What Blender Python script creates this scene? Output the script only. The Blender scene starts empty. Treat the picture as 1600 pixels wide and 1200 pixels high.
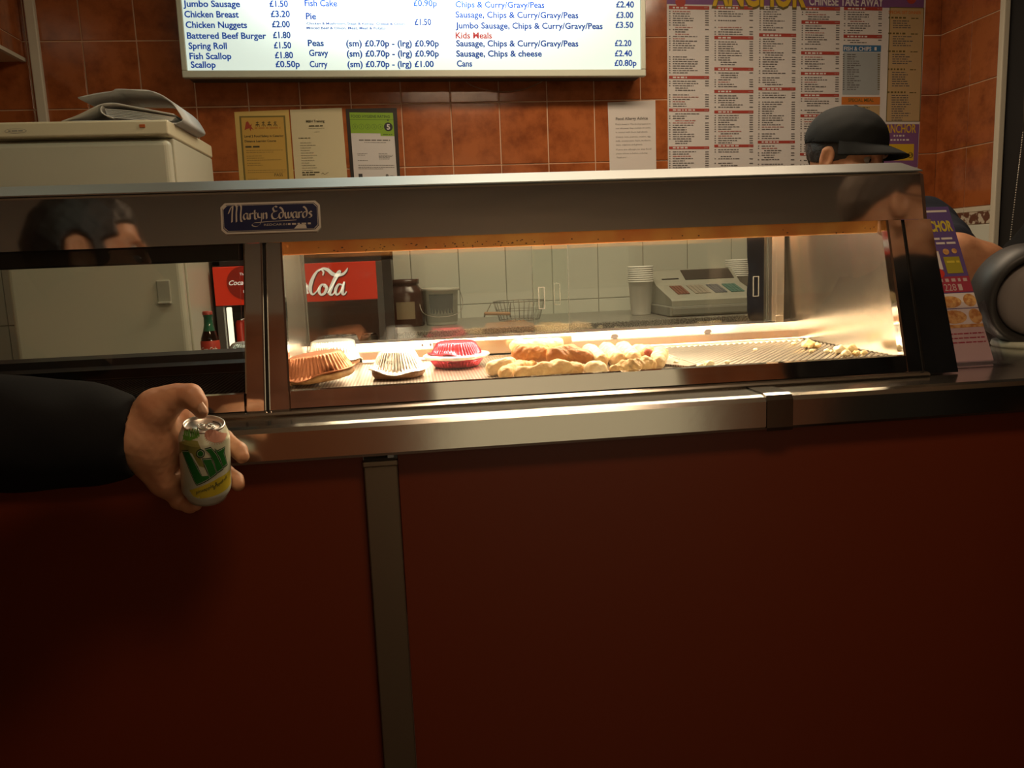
import bpy, bmesh, math, random
import numpy as np
from mathutils import Vector, Matrix
random.seed(7); rng = np.random.default_rng(7)
SC = bpy.context.scene
COL = SC.collection
# ------------------------------------------------------------------ camera, world, lights, exposure
F, YAW, PITCH, ROLL = 1261.16, .1217, .154, -.0399
CAM = Vector((0, 0, 1.32))
def cam_axes():
    cy, sy, cp, sp = math.cos(YAW), math.sin(YAW), math.cos(PITCH), math.sin(PITCH)
    f = Vector((sy*cp, cy*cp, -sp)); r = Vector((cy, -sy, 0)); u = r.cross(f)
    cr, sr = math.cos(ROLL), math.sin(ROLL)
    return r*cr+u*sr, u*cr-r*sr, f
AR, AU, AF = cam_axes()
cd = bpy.data.cameras.new('camera'); cam = bpy.data.objects.new('camera', cd); COL.objects.link(cam)
cd.sensor_width = 36; cd.lens = F/1600*36; cd.clip_start = .02
m3 = Matrix((AR, AU, -AF)).transposed().to_4x4(); m3.translation = CAM
cam.matrix_world = m3; SC.camera = cam
SC.view_settings.view_transform = 'Standard'; SC.view_settings.look = 'None'
SC.cycles.transparent_max_bounces = 24; SC.view_settings.exposure = 0.0; SC.view_settings.gamma = 1; SC.view_settings.use_curve_mapping = False
w = bpy.data.worlds.new('world'); SC.world = w; w.use_nodes = True
w.node_tree.nodes['Background'].inputs[0].default_value = (.012, .010, .009, 1)
def area(name, loc, size, power, color, rot=(0, 0, 0)):
    l = bpy.data.lights.new(name, 'AREA'); l.shape = 'RECTANGLE'; l.size, l.size_y = size
    l.energy = power; l.color = color
    o = bpy.data.objects.new(name, l); COL.objects.link(o); o.location = loc; o.rotation_euler = rot
    return o
area('kitchen_ceiling_light', (.75, 2.35, 2.66), (1.3, .25), 26, (1, .77, .53))
area('shop_ceiling_light', (.45, .25, 2.66), (.7, .25), 14, (1, .70, .44))
area('fridge_side_light', (-.9, 1.75, 2.66), (.4, .4), 2.4, (.92, 1, .72))
area('display_lamp', (.30, 1.46, 1.405), (.92, .05), 14, (1, .80, .55))

def ray(px, py): return AR*((px-800)/F)+AU*((600-py)/F)+AF
def at(px, py, Y):
    d = ray(px, py); return CAM+d*(Y/d.y)
def atz(px, py, z):
    d = ray(px, py); return CAM+d*((z-CAM.z)/d.z)
# ------------------------------------------------------------------ materials
MATS = {}
def mat(name, color=(.5, .5, .5), rough=.5, metal=0, spec=.5, emit=None, estr=1, coat=0, bump=None, noise=None, sss=0):
    if name in MATS: return MATS[name]
    m = bpy.data.materials.new(name); m.use_nodes = True; nt = m.node_tree; b = nt.nodes['Principled BSDF']
    b.inputs['Base Color'].default_value = (*color, 1); b.inputs['Roughness'].default_value = rough
    b.inputs['Metallic'].default_value = metal; b.inputs['Specular IOR Level'].default_value = spec
    b.inputs['Coat Weight'].default_value = coat
    if sss:
        b.inputs['Subsurface Weight'].default_value = sss; b.inputs['Subsurface Scale'].default_value = .006
        b.inputs['Subsurface Radius'].default_value = (1, .35, .2)
    if emit:
        b.inputs['Emission Color'].default_value = (*emit, 1); b.inputs['Emission Strength'].default_value = estr
    if noise or bump:
        tc = nt.nodes.new('ShaderNodeTexCoord')
    if noise:   # (scale, color2, detail, lo, hi)
        n = nt.nodes.new('ShaderNodeTexNoise'); n.inputs['Scale'].default_value = noise[0]; n.inputs['Detail'].default_value = noise[2]
        rp = nt.nodes.new('ShaderNodeValToRGB'); rp.color_ramp.elements[0].color = (*color, 1); rp.color_ramp.elements[1].color = (*noise[1], 1)
        rp.color_ramp.elements[0].position = noise[3]; rp.color_ramp.elements[1].position = noise[4]
        nt.links.new(tc.outputs['Object'], n.inputs['Vector']); nt.links.new(n.outputs['Fac'], rp.inputs[0]); nt.links.new(rp.outputs[0], b.inputs['Base Color'])
    if bump:    # (scale, strength, distance, stretch)
        n = nt.nodes.new('ShaderNodeTexNoise'); n.inputs['Scale'].default_value = bump[0]; n.inputs['Detail'].default_value = 3
        mp = nt.nodes.new('ShaderNodeMapping'); mp.inputs['Scale'].default_value = bump[3] if len(bump) > 3 else (1, 1, 1)
        bp = nt.nodes.new('ShaderNodeBump'); bp.inputs['Strength'].default_value = bump[1]; bp.inputs['Distance'].default_value = bump[2]
        nt.links.new(tc.outputs['Object'], mp.inputs[0]); nt.links.new(mp.outputs[0], n.inputs['Vector']); nt.links.new(n.outputs['Fac'], bp.inputs['Height']); nt.links.new(bp.outputs[0], b.inputs['Normal'])
    MATS[name] = m; return m
def glass(name, tint=(.96, .98, .96), refl=1.0):
    m = bpy.data.materials.new(name); m.use_nodes = True; nt = m.node_tree; nt.nodes.remove(nt.nodes['Principled BSDF'])
    out = nt.nodes['Material Output']; t = nt.nodes.new('ShaderNodeBsdfTransparent'); t.inputs[0].default_value = (*tint, 1)
    g = nt.nodes.new('ShaderNodeBsdfGlossy'); g.inputs['Roughness'].default_value = .015; g.inputs[0].default_value = (1, 1, 1, 1)
    fr = nt.nodes.new('ShaderNodeFresnel'); fr.inputs[0].default_value = 1.5
    mu = nt.nodes.new('ShaderNodeMath'); mu.operation = 'MULTIPLY'; mu.inputs[1].default_value = refl; mu.use_clamp = True
    mx = nt.nodes.new('ShaderNodeMixShader')
    ge = nt.nodes.new('ShaderNodeNewGeometry'); fs = nt.nodes.new('ShaderNodeMath'); fs.operation = 'SUBTRACT'; fs.inputs[0].default_value = 1; nt.links.new(ge.outputs['Backfacing'], fs.inputs[1]); m2 = nt.nodes.new('ShaderNodeMath'); m2.operation = 'MULTIPLY'; nt.links.new(fs.outputs[0], m2.inputs[1])
    nt.links.new(fr.outputs[0], mu.inputs[0]); nt.links.new(mu.outputs[0], m2.inputs[0]); nt.links.new(m2.outputs[0], mx.inputs[0]); nt.links.new(t.outputs[0], mx.inputs[1]); nt.links.new(g.outputs[0], mx.inputs[2]); nt.links.new(mx.outputs[0], out.inputs[0])
    MATS[name] = m; return m
steel = mat('mirror_steel', (.62, .585, .55), .06, 1, bump=(2.2, .05, .02, (1, 1, 3)))
steel_b = mat('brushed_steel', (.60, .57, .52), .2, 1, bump=(60, .03, .002, (.05, 1, 1)))
steel_top = mat('steel_top', (.58, .55, .50), .17, 1, bump=(25, .04, .003))
steel_in = mat('inner_steel', (.68, .63, .56), .22, 1, bump=(12, .08, .004))
dark_gap = mat('dark_gap', (.012, .010, .009), .6)
blackm = mat('black_plastic', (.015, .015, .015), .4)
cream = mat('cream_enamel', (.52, .51, .40), .35)
cream_lid = mat('cream_lid', (.66, .60, .42), .3)
white_pl = mat('white_plastic', (.8, .78, .72), .4)
paper_w = mat('white_paper', (.74, .74, .73), .75)
red_lam = mat('red_laminate', (.115, .018, .004), .42, spec=.3)
ink = mat('black_ink', (.03, .03, .03), .7)
ink_soft = mat('grey_ink', (.16, .15, .14), .8)
cloth_b = mat('black_cloth', (.006, .006, .0065), .9, spec=.15, bump=(300, .15, .001))
navy = mat('navy_cloth', (.016, .020, .034), .85, spec=.2, bump=(250, .2, .001))
skin = mat('skin', (.50, .25, .135), .5, spec=.35, sss=.12, noise=(45, (.42, .19, .10), 3, .35, .7), bump=(260, .12, .0008))
hairm = mat('dark_hair', (.012, .009, .008), .45, bump=(120, .5, .003, (1, 1, 6)))
pane = glass('clear_glass')
pane_rear = glass('sliding_glass', (.95, .965, .95), 1.5)
acrylic = glass('acrylic', (.93, .91, .93), 1.3)
foil = mat('foil', (.90, .89, .87), .34, 1, bump=(90, .5, .004))
# ------------------------------------------------------------------ object helpers
def wpos(o):
    p = Vector((0, 0, 0))
    while o: p += o.location; o = o.parent
    return p
def tag(o, label=None, cat=None, group=None, kind=None):
    if label: o['label'] = label
    if cat: o['category'] = cat
    if group: o['group'] = group
    if kind: o['kind'] = kind
    return o
def thing(name, label, cat, loc=(0, 0, 0), group=None):
    o = bpy.data.objects.new(name, None); COL.objects.link(o); o.location = loc; o.empty_display_size = .02
    return tag(o, label, cat, group)
def link_mesh(name, me, mats, parent, smooth):
    for m in (mats if isinstance(mats, (list, tuple)) else [mats]): me.materials.append(m)
    if smooth:
        for p in me.polygons: p.use_smooth = True
    o = bpy.data.objects.new(name, me); COL.objects.link(o)
    if parent:
        me.transform(Matrix.Translation(-wpos(parent))); o.parent = parent
    return o
def obj(name, bm, mats, parent=None, smooth=False, label=None):
    me = bpy.data.meshes.new(name); bm.to_mesh(me); bm.free()
    o = link_mesh(name, me, mats, parent, smooth)
    if label: o['label'] = label
    return o
def copy_tree(o, parent=None):
    c = o.copy(); COL.objects.link(c); c.parent = parent
    for ch in list(o.children): copy_tree(ch, c)
    return c
NB = bmesh.new
def box(bm, lo, hi, bev=0, mi=0, seg=2):
    v = [bm.verts.new((x, y, z)) for x in (lo[0], hi[0]) for y in (lo[1], hi[1]) for z in (lo[2], hi[2])]
    fs = [bm.faces.new([v[i] for i in q]) for q in ((0, 1, 3, 2), (4, 6, 7, 5), (0, 4, 5, 1), (2, 3, 7, 6), (0, 2, 6, 4), (1, 5, 7, 3))]
    for f in fs: f.material_index = mi
    if bev:
        es = {e for f in fs for e in f.edges}
        r = bmesh.ops.bevel(bm, geom=list(es), offset=bev, segments=seg, affect='EDGES', profile=.5)
        for f in r['faces']: f.material_index = mi
    return bm
def prism_x(bm, prof, x0, x1, mi=0, taper=None):
    """extrude a (y,z) profile along X"""
    a = [bm.verts.new((x0, y, z)) for y, z in prof]; b = [bm.verts.new((x1, y, z)) for y, z in prof]
    n = len(prof); fs = [bm.faces.new((a[i], a[(i+1) % n], b[(i+1) % n], b[i])) for i in range(n)]
    fs += [bm.faces.new(a[::-1]), bm.faces.new(b)]
    for f in fs: f.material_index = mi
    bmesh.ops.recalc_face_normals(bm, faces=fs); return bm
def loft(bm, rings, close=True, mi=0, cap=True):
    vs = [[bm.verts.new(p) for p in r] for r in rings]; n = len(rings[0]); fs = []
    for a, b in zip(vs, vs[1:]):
        for i in range(n if close else n-1): fs.append(bm.faces.new((a[i], a[(i+1) % n], b[(i+1) % n], b[i])))
    if cap and close: fs += [bm.faces.new(vs[0][::-1]), bm.faces.new(vs[-1])]
    for f in fs: f.material_index = mi
    bmesh.ops.recalc_face_normals(bm, faces=fs); return bm
def lathe(bm, prof, c=(0, 0, 0), n=32, M=None, fn=None, mi=0, cap=False):
    """prof list of (r,z); fn(r,z,angle)->r"""
    rings = []
    for r, z in prof:
        rg = []
        for k in range(n):
            a = 2*math.pi*k/n; rr = fn(r, z, a) if fn else r
            p = Vector((rr*math.cos(a), rr*math.sin(a), z))
            rg.append((M @ p if M else p)+Vector(c))
        rings.append(rg)
    return loft(bm, rings, mi=mi, cap=cap)
def tube(bm, pts, r, n=8, mi=0, closed=False):
    P = [Vector(p) for p in pts]; rings = []; N = len(P)
    for i, p in enumerate(P):
        t = (P[(i+1) % N]-P[i-1]) if closed else (P[min(i+1, N-1)]-P[max(i-1, 0)])
        t.normalize(); a = Vector((0, 0, 1)) if abs(t.z) < .9 else Vector((1, 0, 0))
        u = t.cross(a).normalized(); v = t.cross(u); rr = r[i] if isinstance(r, (list, tuple)) else r
        rings.append([p+u*rr*math.cos(2*math.pi*k/n)+v*rr*math.sin(2*math.pi*k/n) for k in range(n)])
    if closed: rings.append(rings[0]); return loft(bm, rings, mi=mi, cap=False)
    return loft(bm, rings, mi=mi)
def spline(pts, sub=6):
    P = [np.array(p, float) for p in pts]; P = [2*P[0]-P[1]]+P+[2*P[-1]-P[-2]]; out = []
    for i in range(1, len(P)-2):
        for s in range(sub):
            t = s/sub; a, b, c, d = P[i-1:i+3]
            out.append(.5*((2*b)+(c-a)*t+(2*a-5*b+4*c-d)*t*t+(3*b-a-3*c+d)*t**3))
    out.append(P[-2]); return out
# flat work: local x right, y up, z towards the viewer
UP = Matrix(((1, 0, 0, 0), (0, 0, -1, 0), (0, 1, 0, 0), (0, 0, 0, 1)))
def frame_at(o): return Matrix.Translation(Vector(o)) @ UP
def quad(bm, M, x0, y0, x1, y1, z=0, mi=0):
    f = bm.faces.new([bm.verts.new(M @ Vector(p)) for p in ((x0, y0, z), (x1, y0, z), (x1, y1, z), (x0, y1, z))]); f.material_index = mi; return f
def poly(bm, M, pts, z=0, mi=0):
    f = bm.faces.new([bm.verts.new(M @ Vector((p[0], p[1], z))) for p in pts]); f.material_index = mi
    bmesh.ops.triangulate(bm, faces=[f]); return bm
def disc(bm, M, cx, cy, r, z=0, n=20, mi=0, ry=None):
    return poly(bm, M, [(cx+r*math.cos(2*math.pi*k/n), cy+(ry or r)*math.sin(2*math.pi*k/n)) for k in range(n)], z, mi)
def ribbon(bm, M, pts, wd, z=0, mi=0, nib=None, sub=6):
    """a pen stroke: width wd (number or per-point), or a broad nib vector"""
    S = spline(pts, sub); n = len(S); prev = None
    for i, p in enumerate(S):
        if nib is not None: o = np.array(nib)
        else:
            t = S[min(i+1, n-1)]-S[max(i-1, 0)]; L = np.hypot(*t) or 1
            ww = wd if not isinstance(wd, (list, tuple)) else np.interp(i/(n-1), np.linspace(0, 1, len(wd)), wd)
            o = np.array((-t[1], t[0]))/L*ww/2
        a = bm.verts.new(M @ Vector((p[0]+o[0], p[1]+o[1], z))); b = bm.verts.new(M @ Vector((p[0]-o[0], p[1]-o[1], z)))
        if prev: f = bm.faces.new((prev[1], b, a, prev[0])); f.material_index = mi
        prev = (a, b)
    return bm
TXT = {}
def text(bm, M, s, x, y, h, width=None, z=0, mi=0, shear=0, bold=0, align='L', res=3):
    """lettering: h = cap height; width = width of the whole string"""
    k = (s, shear, bold, res)
    if k not in TXT:
        cu = bpy.data.curves.new('lettering', 'FONT'); cu.body = s; cu.shear = shear; cu.offset = bold; cu.resolution_u = res
        o = bpy.data.objects.new('lettering', cu); COL.objects.link(o)
        me = bpy.data.meshes.new_from_object(o.evaluated_get(bpy.context.evaluated_depsgraph_get()))
        v = np.array([q.co[:2] for q in me.vertices]); f = [tuple(p.vertices) for p in me.polygons]
        bpy.data.objects.remove(o); bpy.data.curves.remove(cu); bpy.data.meshes.remove(me); TXT[k] = (v, f)
    v, f = TXT[k]; x0, x1 = v[:, 0].min(), v[:, 0].max(); sy = h/.70; sx = width/(x1-x0) if width else sy
    off = {'L': 0, 'C': -.5, 'R': -1}[align]*(x1-x0)*sx
    vs = [bm.verts.new(M @ Vector((x+off+(p[0]-x0)*sx, y+p[1]*sy, z))) for p in v]
    for q in f:
        try: bm.faces.new([vs[i] for i in q]).material_index = mi
        except ValueError: pass
    return bm
def greek(bm, M, x0, x1, y, h, z=0, mi=0, wl=(.7, 2.6), fill=1.0):
    """a line of print too small to read: word-length dashes"""
    x = x0; e = x0+(x1-x0)*fill
    while x < e-h*.6:
        l = min(h*2.2*random.uniform(*wl), e-x); quad(bm, M, x, y, x+l, y+h, z, mi); x += l+h*.8
# ------------------------------------------------------------------ distance-field modelling for organic shapes
def sdf_mesh(fn, lo, hi, h):
    ax = [np.arange(lo[i], hi[i]+h, h) for i in range(3)]; G = np.meshgrid(*ax, indexing='ij')
    V = fn(np.stack(G, -1)).astype(np.float32); S = V < 0
    c = lambda A, i, j, k: A[i:A.shape[0]-1+i, j:A.shape[1]-1+j, k:A.shape[2]-1+k]
    cnt = sum(c(S, i, j, k).astype(np.int8) for i in (0, 1) for j in (0, 1) for k in (0, 1))
    act = (cnt > 0) & (cnt < 8); acc = np.zeros(act.shape+(3,), np.float32); num = np.zeros(act.shape, np.float32)
    for d in range(3):
        for p in (0, 1):
            for q in (0, 1):
                a = [0, 0, 0]; o = [t for t in range(3) if t != d]; a[o[0]] = p; a[o[1]] = q; b = list(a); b[d] = 1
                va, vb = c(V, *a), c(V, *b); mk = ((va < 0) != (vb < 0)); t = np.where(mk, va/np.where(mk, va-vb, 1), 0)
                for e in range(3): acc[..., e] += mk*(a[e]+(t if e == d else 0))
                num += mk
    I = np.argwhere(act); P = (I+acc[act]/num[act][:, None])*h+np.array([a[0] for a in ax])
    idx = -np.ones(act.shape, int); idx[act] = np.arange(len(I)); Fs = []
    for d in range(3):
        o = [t for t in range(3) if t != d]; s0 = [slice(None)]*3; s1 = [slice(None)]*3; s0[d] = slice(0, -1); s1[d] = slice(1, None)
        A, B = S[tuple(s0)], S[tuple(s1)]; E = np.argwhere(A != B)
        E = E[(E[:, o[0]] > 0) & (E[:, o[1]] > 0) & (E[:, o[0]] < V.shape[o[0]]-1) & (E[:, o[1]] < V.shape[o[1]]-1)]
        q = []
        for da, db in ((1, 1), (0, 1), (0, 0), (1, 0)):
            z = E.copy(); z[:, o[0]] -= da; z[:, o[1]] -= db; q.append(idx[z[:, 0], z[:, 1], z[:, 2]])
        q = np.stack(q, 1); fl = A[E[:, 0], E[:, 1], E[:, 2]]
        if d == 1: fl = ~fl
        q[~fl] = q[~fl][:, ::-1]; Fs.append(q)
    return P, np.concatenate(Fs)
def sdf_obj(name, fn, lo, hi, h, mats, parent=None, label=None, M=None, extra=()):
    P, Q = sdf_mesh(fn, lo, hi, h); vs = [tuple(p) for p in P]; fs = [tuple(int(i) for i in q) for q in Q]
    if M is not None: vs = [tuple(M @ Vector(p)) for p in vs]
    for ev, ef in extra:
        n = len(vs); vs += list(ev); fs += [tuple(i+n for i in q) for q in ef]
    me = bpy.data.meshes.new(name); me.from_pydata(vs, [], fs); me.update()
    o = link_mesh(name, me, mats, parent, True)
    if label: o['label'] = label
    return o
def rc(p, a, b, r1, r2=None):
    r2 = r1 if r2 is None else r2; a = np.array(a, float); b = np.array(b, float); ba = b-a
    t = np.clip(((p-a)@ba)/(ba@ba+1e-12), 0, 1); return np.linalg.norm(p-a-t[..., None]*ba, axis=-1)-(r1+(r2-r1)*t)
def ell(p, c, r):
    r = np.array(r, float); q = (p-np.array(c, float)); k0 = np.linalg.norm(q/r, axis=-1); k1 = np.linalg.norm(q/r**2, axis=-1)+1e-9
    return k0*(k0-1)/k1
def su(a, b, k):
    h = np.clip(.5+.5*(b-a)/k, 0, 1); return b*(1-h)+a*h-k*h*(1-h)
def ss(a, b, k): return -su(-a, b, k)
def chain(p, pts, rs, k=.008):
    d = None
    for a, b, r1, r2 in zip(pts, pts[1:], rs, rs[1:]):
        e = rc(p, a, b, r1, r2); d = e if d is None else su(d, e, k)
    return d
def lump(p, s, seed):
    a = seed*1.7
    return (np.sin(p[..., 0]*s+a)*np.sin(p[..., 1]*s*1.13+2*a)*np.sin(p[..., 2]*s*.9+3*a)+.5*np.sin(p[..., 0]*s*2.3+a)*np.sin(p[..., 1]*s*2.1-a)*np.sin(p[..., 2]*s*2.6+a))
# ------------------------------------------------------------------ the setting
def struct(name, bm, mats, parent=None, smooth=False):
    o = obj(name, bm, mats, parent, smooth)
    if not parent: o['kind'] = 'structure'
    return o
terracotta = mat('terracotta_tile', (.36, .105, .030), .16, spec=.45, noise=(9, (.20, .050, .014), 5, .42, .68), bump=(14, .12, .004))
terracotta.node_tree.nodes['Noise Texture'].inputs['Roughness'].default_value = .65
grout = mat('grout', (.64, .42, .27), .8)
white_tile = mat('white_tile', (.60, .61, .53), .15, bump=(11, .1, .003))
white_grout = mat('white_grout', (.25, .24, .19), .8)
decor = mat('decor_band', (.13, .05, .03), .3, noise=(38, (.55, .48, .38), 2, .50, .56))
white_trim = mat('white_trim', (.60, .55, .44), .4)
TW, TH, TX, TZ = .2, .25, -1.1866, 2.208
def tiles(bm, o, u, n, u0, u1, z0, z1, ou, oz, du=TW, dz=TH, mi=0, gap=.0024, tilt=.004, holes=()):
    """tiles with their own small tilts on a vertical wall; u = direction along it, n = facing"""
    o, u, n = Vector(o), Vector(u), Vector(n)
    for i in range(math.floor((u0-ou)/du), math.ceil((u1-ou)/du)):
        for j in range(math.floor((z0-oz)/dz), math.ceil((z1-oz)/dz)):
            a, b = max(u0, ou+i*du)+gap, min(u1, ou+(i+1)*du)-gap; c, d = max(z0, oz+j*dz)+gap, min(z1, oz+(j+1)*dz)-gap
            if b-a < .01 or d-c < .01: continue
            tx, tz = random.uniform(-tilt, tilt), random.uniform(-tilt, tilt)
            P = lambda x, z, h: o+u*x+Vector((0, 0, z))+n*(h+tx*(x-(a+b)/2)+tz*(z-(c+d)/2))
            e = .0018
            R0 = [P(x, z, -.003) for x, z in ((a, c), (b, c), (b, d), (a, d))]; R1 = [P(x, z, .0022) for x, z in ((a, c), (b, c), (b, d), (a, d))]
            R2 = [P(x, z, .003) for x, z in ((a+e, c+e), (b-e, c+e), (b-e, d-e), (a+e, d-e))]
            v = [[bm.verts.new(p) for p in r] for r in (R0, R1, R2)]
            fs = [bm.faces.new((v[k][q], v[k][(q+1) % 4], v[k+1][(q+1) % 4], v[k+1][q])) for k in (0, 1) for q in range(4)]+[bm.faces.new(v[2])]
            for f in fs: f.material_index = mi
            if (fs[-1].normal if fs[-1].calc_area() else n).dot(n) < 0: pass
            bm.normal_update()
            if fs[-1].normal.dot(n) < 0:
                for f in fs: f.normal_flip()
ZB = 1.458
def wall(name, o, u, n, u0, u1, z1, ou, back=.06, tilt=.004):
    bm = NB(); o = Vector(o); u = Vector(u); n = Vector(n)
    def slab(z0, z1, mi):
        p = [o+u*u0+n*-.0008, o+u*u1-n*back]
        lo = [min(p[0][i], p[1][i]) for i in range(2)]; hi = [max(p[0][i], p[1][i]) for i in range(2)]
        box(bm, (*lo, z0), (*hi, z1), mi=mi)
    slab(1.385, z1, 1); slab(0, 1.385, 3)
    tiles(bm, o, u, n, u0, u1, ZB, z1, ou, TZ, mi=0, tilt=tilt)
    tiles(bm, o, u, n, u0, u1, 1.437, ZB, ou, 1.437, dz=.021, mi=5, tilt=0, gap=.0008)
    tiles(bm, o, u, n, u0, u1, 1.385, 1.437, ou, 1.385, dz=.052, mi=4, tilt=0, gap=.0012)
    tiles(bm, o, u, n, u0, u1, .0, 1.385, ou, 1.385, mi=2, tilt=tilt, gap=.0016)
    return struct(name, bm, [terracotta, grout, white_tile, white_grout, decor, white_trim])
YW = 3.44
wall('wall_back', (0, YW, 0), (1, 0, 0), (0, -1, 0), -2.7, 2.366, 2.7, TX)
wall('wall_right', (2.366, 0, 0), (0, 1, 0), (-1, 0, 0), 3.06, YW, 2.7, 3.04, back=.1)
bm = NB(); box(bm, (2.346, 3.030, 0), (2.372, 3.058, 2.7), .004); struct('trim_2', bm, white_trim)
bm = NB(); box(bm, (-1.372, 3.415, 0), (-1.336, 3.438, 2.7), .004); struct('trim_1', bm, white_trim)
bm = NB()   # boxed-in bulkhead along the left side of the kitchen
box(bm, (-2.6, 1.2, 2.135), (-1.403, 3.437, 2.7), mi=1)
tiles(bm, (-1.402, 0, 0), (0, 1, 0), (1, 0, 0), 1.2, 3.435, 2.147, 2.7, 3.06, TZ, mi=0)
box(bm, (-1.412, 1.2, 2.133), (-1.396, 3.436, 2.147), mi=2); box(bm, (-2.7, -1.3, 0), (-2.6, 3.44, 2.7), mi=1)
struct('wall_left', bm, [terracotta, grout, white_trim])
bm = NB(); box(bm, (2.376, 1.9, 0), (2.466, 3.056, 2.7)); door = struct('doorway_1', bm, mat('black_door', (.006, .005, .005), .6))  # black panel stands for the dark inside the doorway
bm = NB(); box(bm, (2.47, -1.3, 0), (2.55, 1.9, 2.7)); box(bm, (2.47, 1.9, 0), (2.55, 3.5, 2.7)); struct('wall_side', bm, mat('brown_paint', (.10, .045, .025), .7))
bm = NB(); box(bm, (-2.7, -1.4, -.05), (2.6, 3.55, 0)); struct('floor', bm, mat('floor_tile', (.10, .055, .04), .4, noise=(6, (.07, .04, .03), 3, .4, .6)))
bm = NB(); box(bm, (-2.7, -1.4, 2.70), (2.6, 3.55, 2.76)); struct('ceiling', bm, mat('ceiling_paint', (.55, .45, .34), .8))
bm = NB(); box(bm, (-2.7, -1.3, 0), (2.6, -1.205, 2.18), mi=1); box(bm, (-2.7, -1.3, 2.18), (2.6, -1.198, 2.7), mi=2)
tiles(bm, (0, -1.2, 0), (1, 0, 0), (0, 1, 0), -2.6, 2.45, 0, 2.18, .03, .1, mi=0)
struct('wall_front', bm, [mat('brown_tile', (.46, .17, .075), .3, noise=(9, (.34, .12, .052), 4, .4, .65)), grout, mat('plaster', (.52, .44, .36), .8)])
bm = NB(); M = Matrix.Translation((0, -1.19, 0)) @ Matrix.Rotation(math.pi, 4, 'Z') @ UP  # unseen glowing pane, added to give the cream reflection in the steel
quad(bm, M, -1.22, .25, -.09, 2.25, mi=1); box(bm, (.06, -1.195, .22), (.09, -1.165, 2.28)); box(bm, (1.22, -1.195, .22), (1.25, -1.165, 2.28)); box(bm, (.06, -1.195, 2.25), (1.25, -1.165, 2.28)); box(bm, (.06, -1.195, .22), (1.25, -1.165, .25))
struct('glow_pane_1', bm, [white_trim, mat('cream_glow_pane', (.7, .66, .5), .3, emit=(1, .86, .55), estr=.42)])
# ------------------------------------------------------------------ the counter
counter = thing('counter', 'long shop counter with dark red front panels and stainless steel top', 'counter', (.3, 1.4, 0))
bm = NB(); prism_x(bm, [(1.082, 1.063), (1.080, 1.067), (1.080, 1.104), (1.084, 1.110), (1.092, 1.1125), (1.75, 1.1125), (1.75, 1.063)], -1.7, 2.3)
obj('worktop', bm, steel_top, counter)
for x0, x1 in ((-1.7, -.076), (-.029, 2.3)):
    bm = NB(); box(bm, (x0, 1.10, 0), (x1, 1.115, 1.0625), .0008); obj('front_panel', bm, red_lam, counter)
bm = NB(); box(bm, (-.0755, 1.089, 0), (-.0295, 1.112, 1.0525), .002); box(bm, (-.0765, 1.087, 1.046), (-.0285, 1.099, 1.0545), .002)
obj('cover_strip', bm, mat('dull_metal', (.15, .12, .085), .38, .75), counter)
bm = NB(); prism_x(bm, [(1.079, 1.061), (1.0778, 1.066), (1.0778, 1.106), (1.083, 1.1125), (1.092, 1.1145), (1.15, 1.1145), (1.15, 1.1128), (1.092, 1.1128), (1.079, 1.104)], .497, .536)
obj('joint_cover', bm, mat('dull_steel_cover', (.17, .15, .125), .2, 1), counter)
# ------------------------------------------------------------------ heated display cabinet
case = thing('heated_display_cabinet', 'stainless steel heated food display cabinet with slanted glass front on the counter', 'display cabinet', (.3, 1.4, 1.1125))
XL, XR = -1.5, .835
fz = [(1.222, 1.357), (1.236, 1.428), (1.2385, 1.4315), (1.298, 1.4505), (1.306, 1.452), (1.68, 1.452), (1.68, 1.425), (1.30, 1.418), (1.262, 1.357)]
bm = NB()
def fas(x, k=0.0): return [(x, y+(k if y < 1.3 else 0), z-(k if z > 1.43 else 0)) for y, z in fz]
loft(bm, [fas(XL), fas(XR-.012), fas(XR-.004, .003), fas(XR, .009)])
obj('canopy', bm, steel, case)
bm = NB(); prism_x(bm, [(1.2378, 1.4325), (1.2376, 1.4345), (1.297, 1.4528), (1.310, 1.4545), (1.68, 1.4545), (1.68, 1.4522), (1.306, 1.4522)], XL, XR-.006); obj('top_trim', bm, mat('satin_steel', (.29, .30, .29), .40, .9, bump=(30, .1, .003)), case, label='satin top edge')
def slant(z): return 1.170+(z-1.118)*(.052/.239)
def post_piece(bm, xb0, xb1, xt0, xt1, off=0, zb=1.1145, zt=1.3565, th=.018, bev=.0025):
    yb, yt = slant(zb)+off, slant(zt)+off; P = []
    for x0, x1, y, z in ((xb0, xb1, yb, zb), (xt0, xt1, yt, zt)):
        P.append([(x0, y+th, z), (x0, y+bev, z), (x0+bev, y, z), (x1-bev, y, z), (x1, y+bev, z), (x1, y+th, z)])
    loft(bm, P); return bm
for a, b in (((-.241, -.2125), (-.2335, -.2065)), ((-.2085, -.1775), (-.2025, -.1790))):
    bm = NB(); post_piece(bm, a[0], a[1], b[0], b[1]); obj('mullion', bm, steel, case)
bm = NB(); post_piece(bm, -.2130, -.2080, -.2070, -.2020, off=.004); obj('joint_gap', bm, dark_gap, case)
bm = NB(); post_piece(bm, .770, .7985, .7600, .7865); obj('mullion', bm, steel, case)
bm = NB(); post_piece(bm, .798, .8025, .786, .7905, off=.004); obj('joint_gap', bm, dark_gap, case)
bm = NB(); loft(bm, [[(x0, slant(1.1145), 1.1145), (x1, slant(1.1145), 1.1145), (x1, 1.68, 1.1145), (x0, 1.68, 1.1145)] for x0, x1 in ((.802, .857),)]+[[(x0, slant(1.3565), 1.3565), (x1, slant(1.3565), 1.3565), (x1, 1.68, 1.3565), (x0, 1.68, 1.3565)] for x0, x1 in ((.790, .835),)])
obj('end_panel', bm, steel, case)
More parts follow.
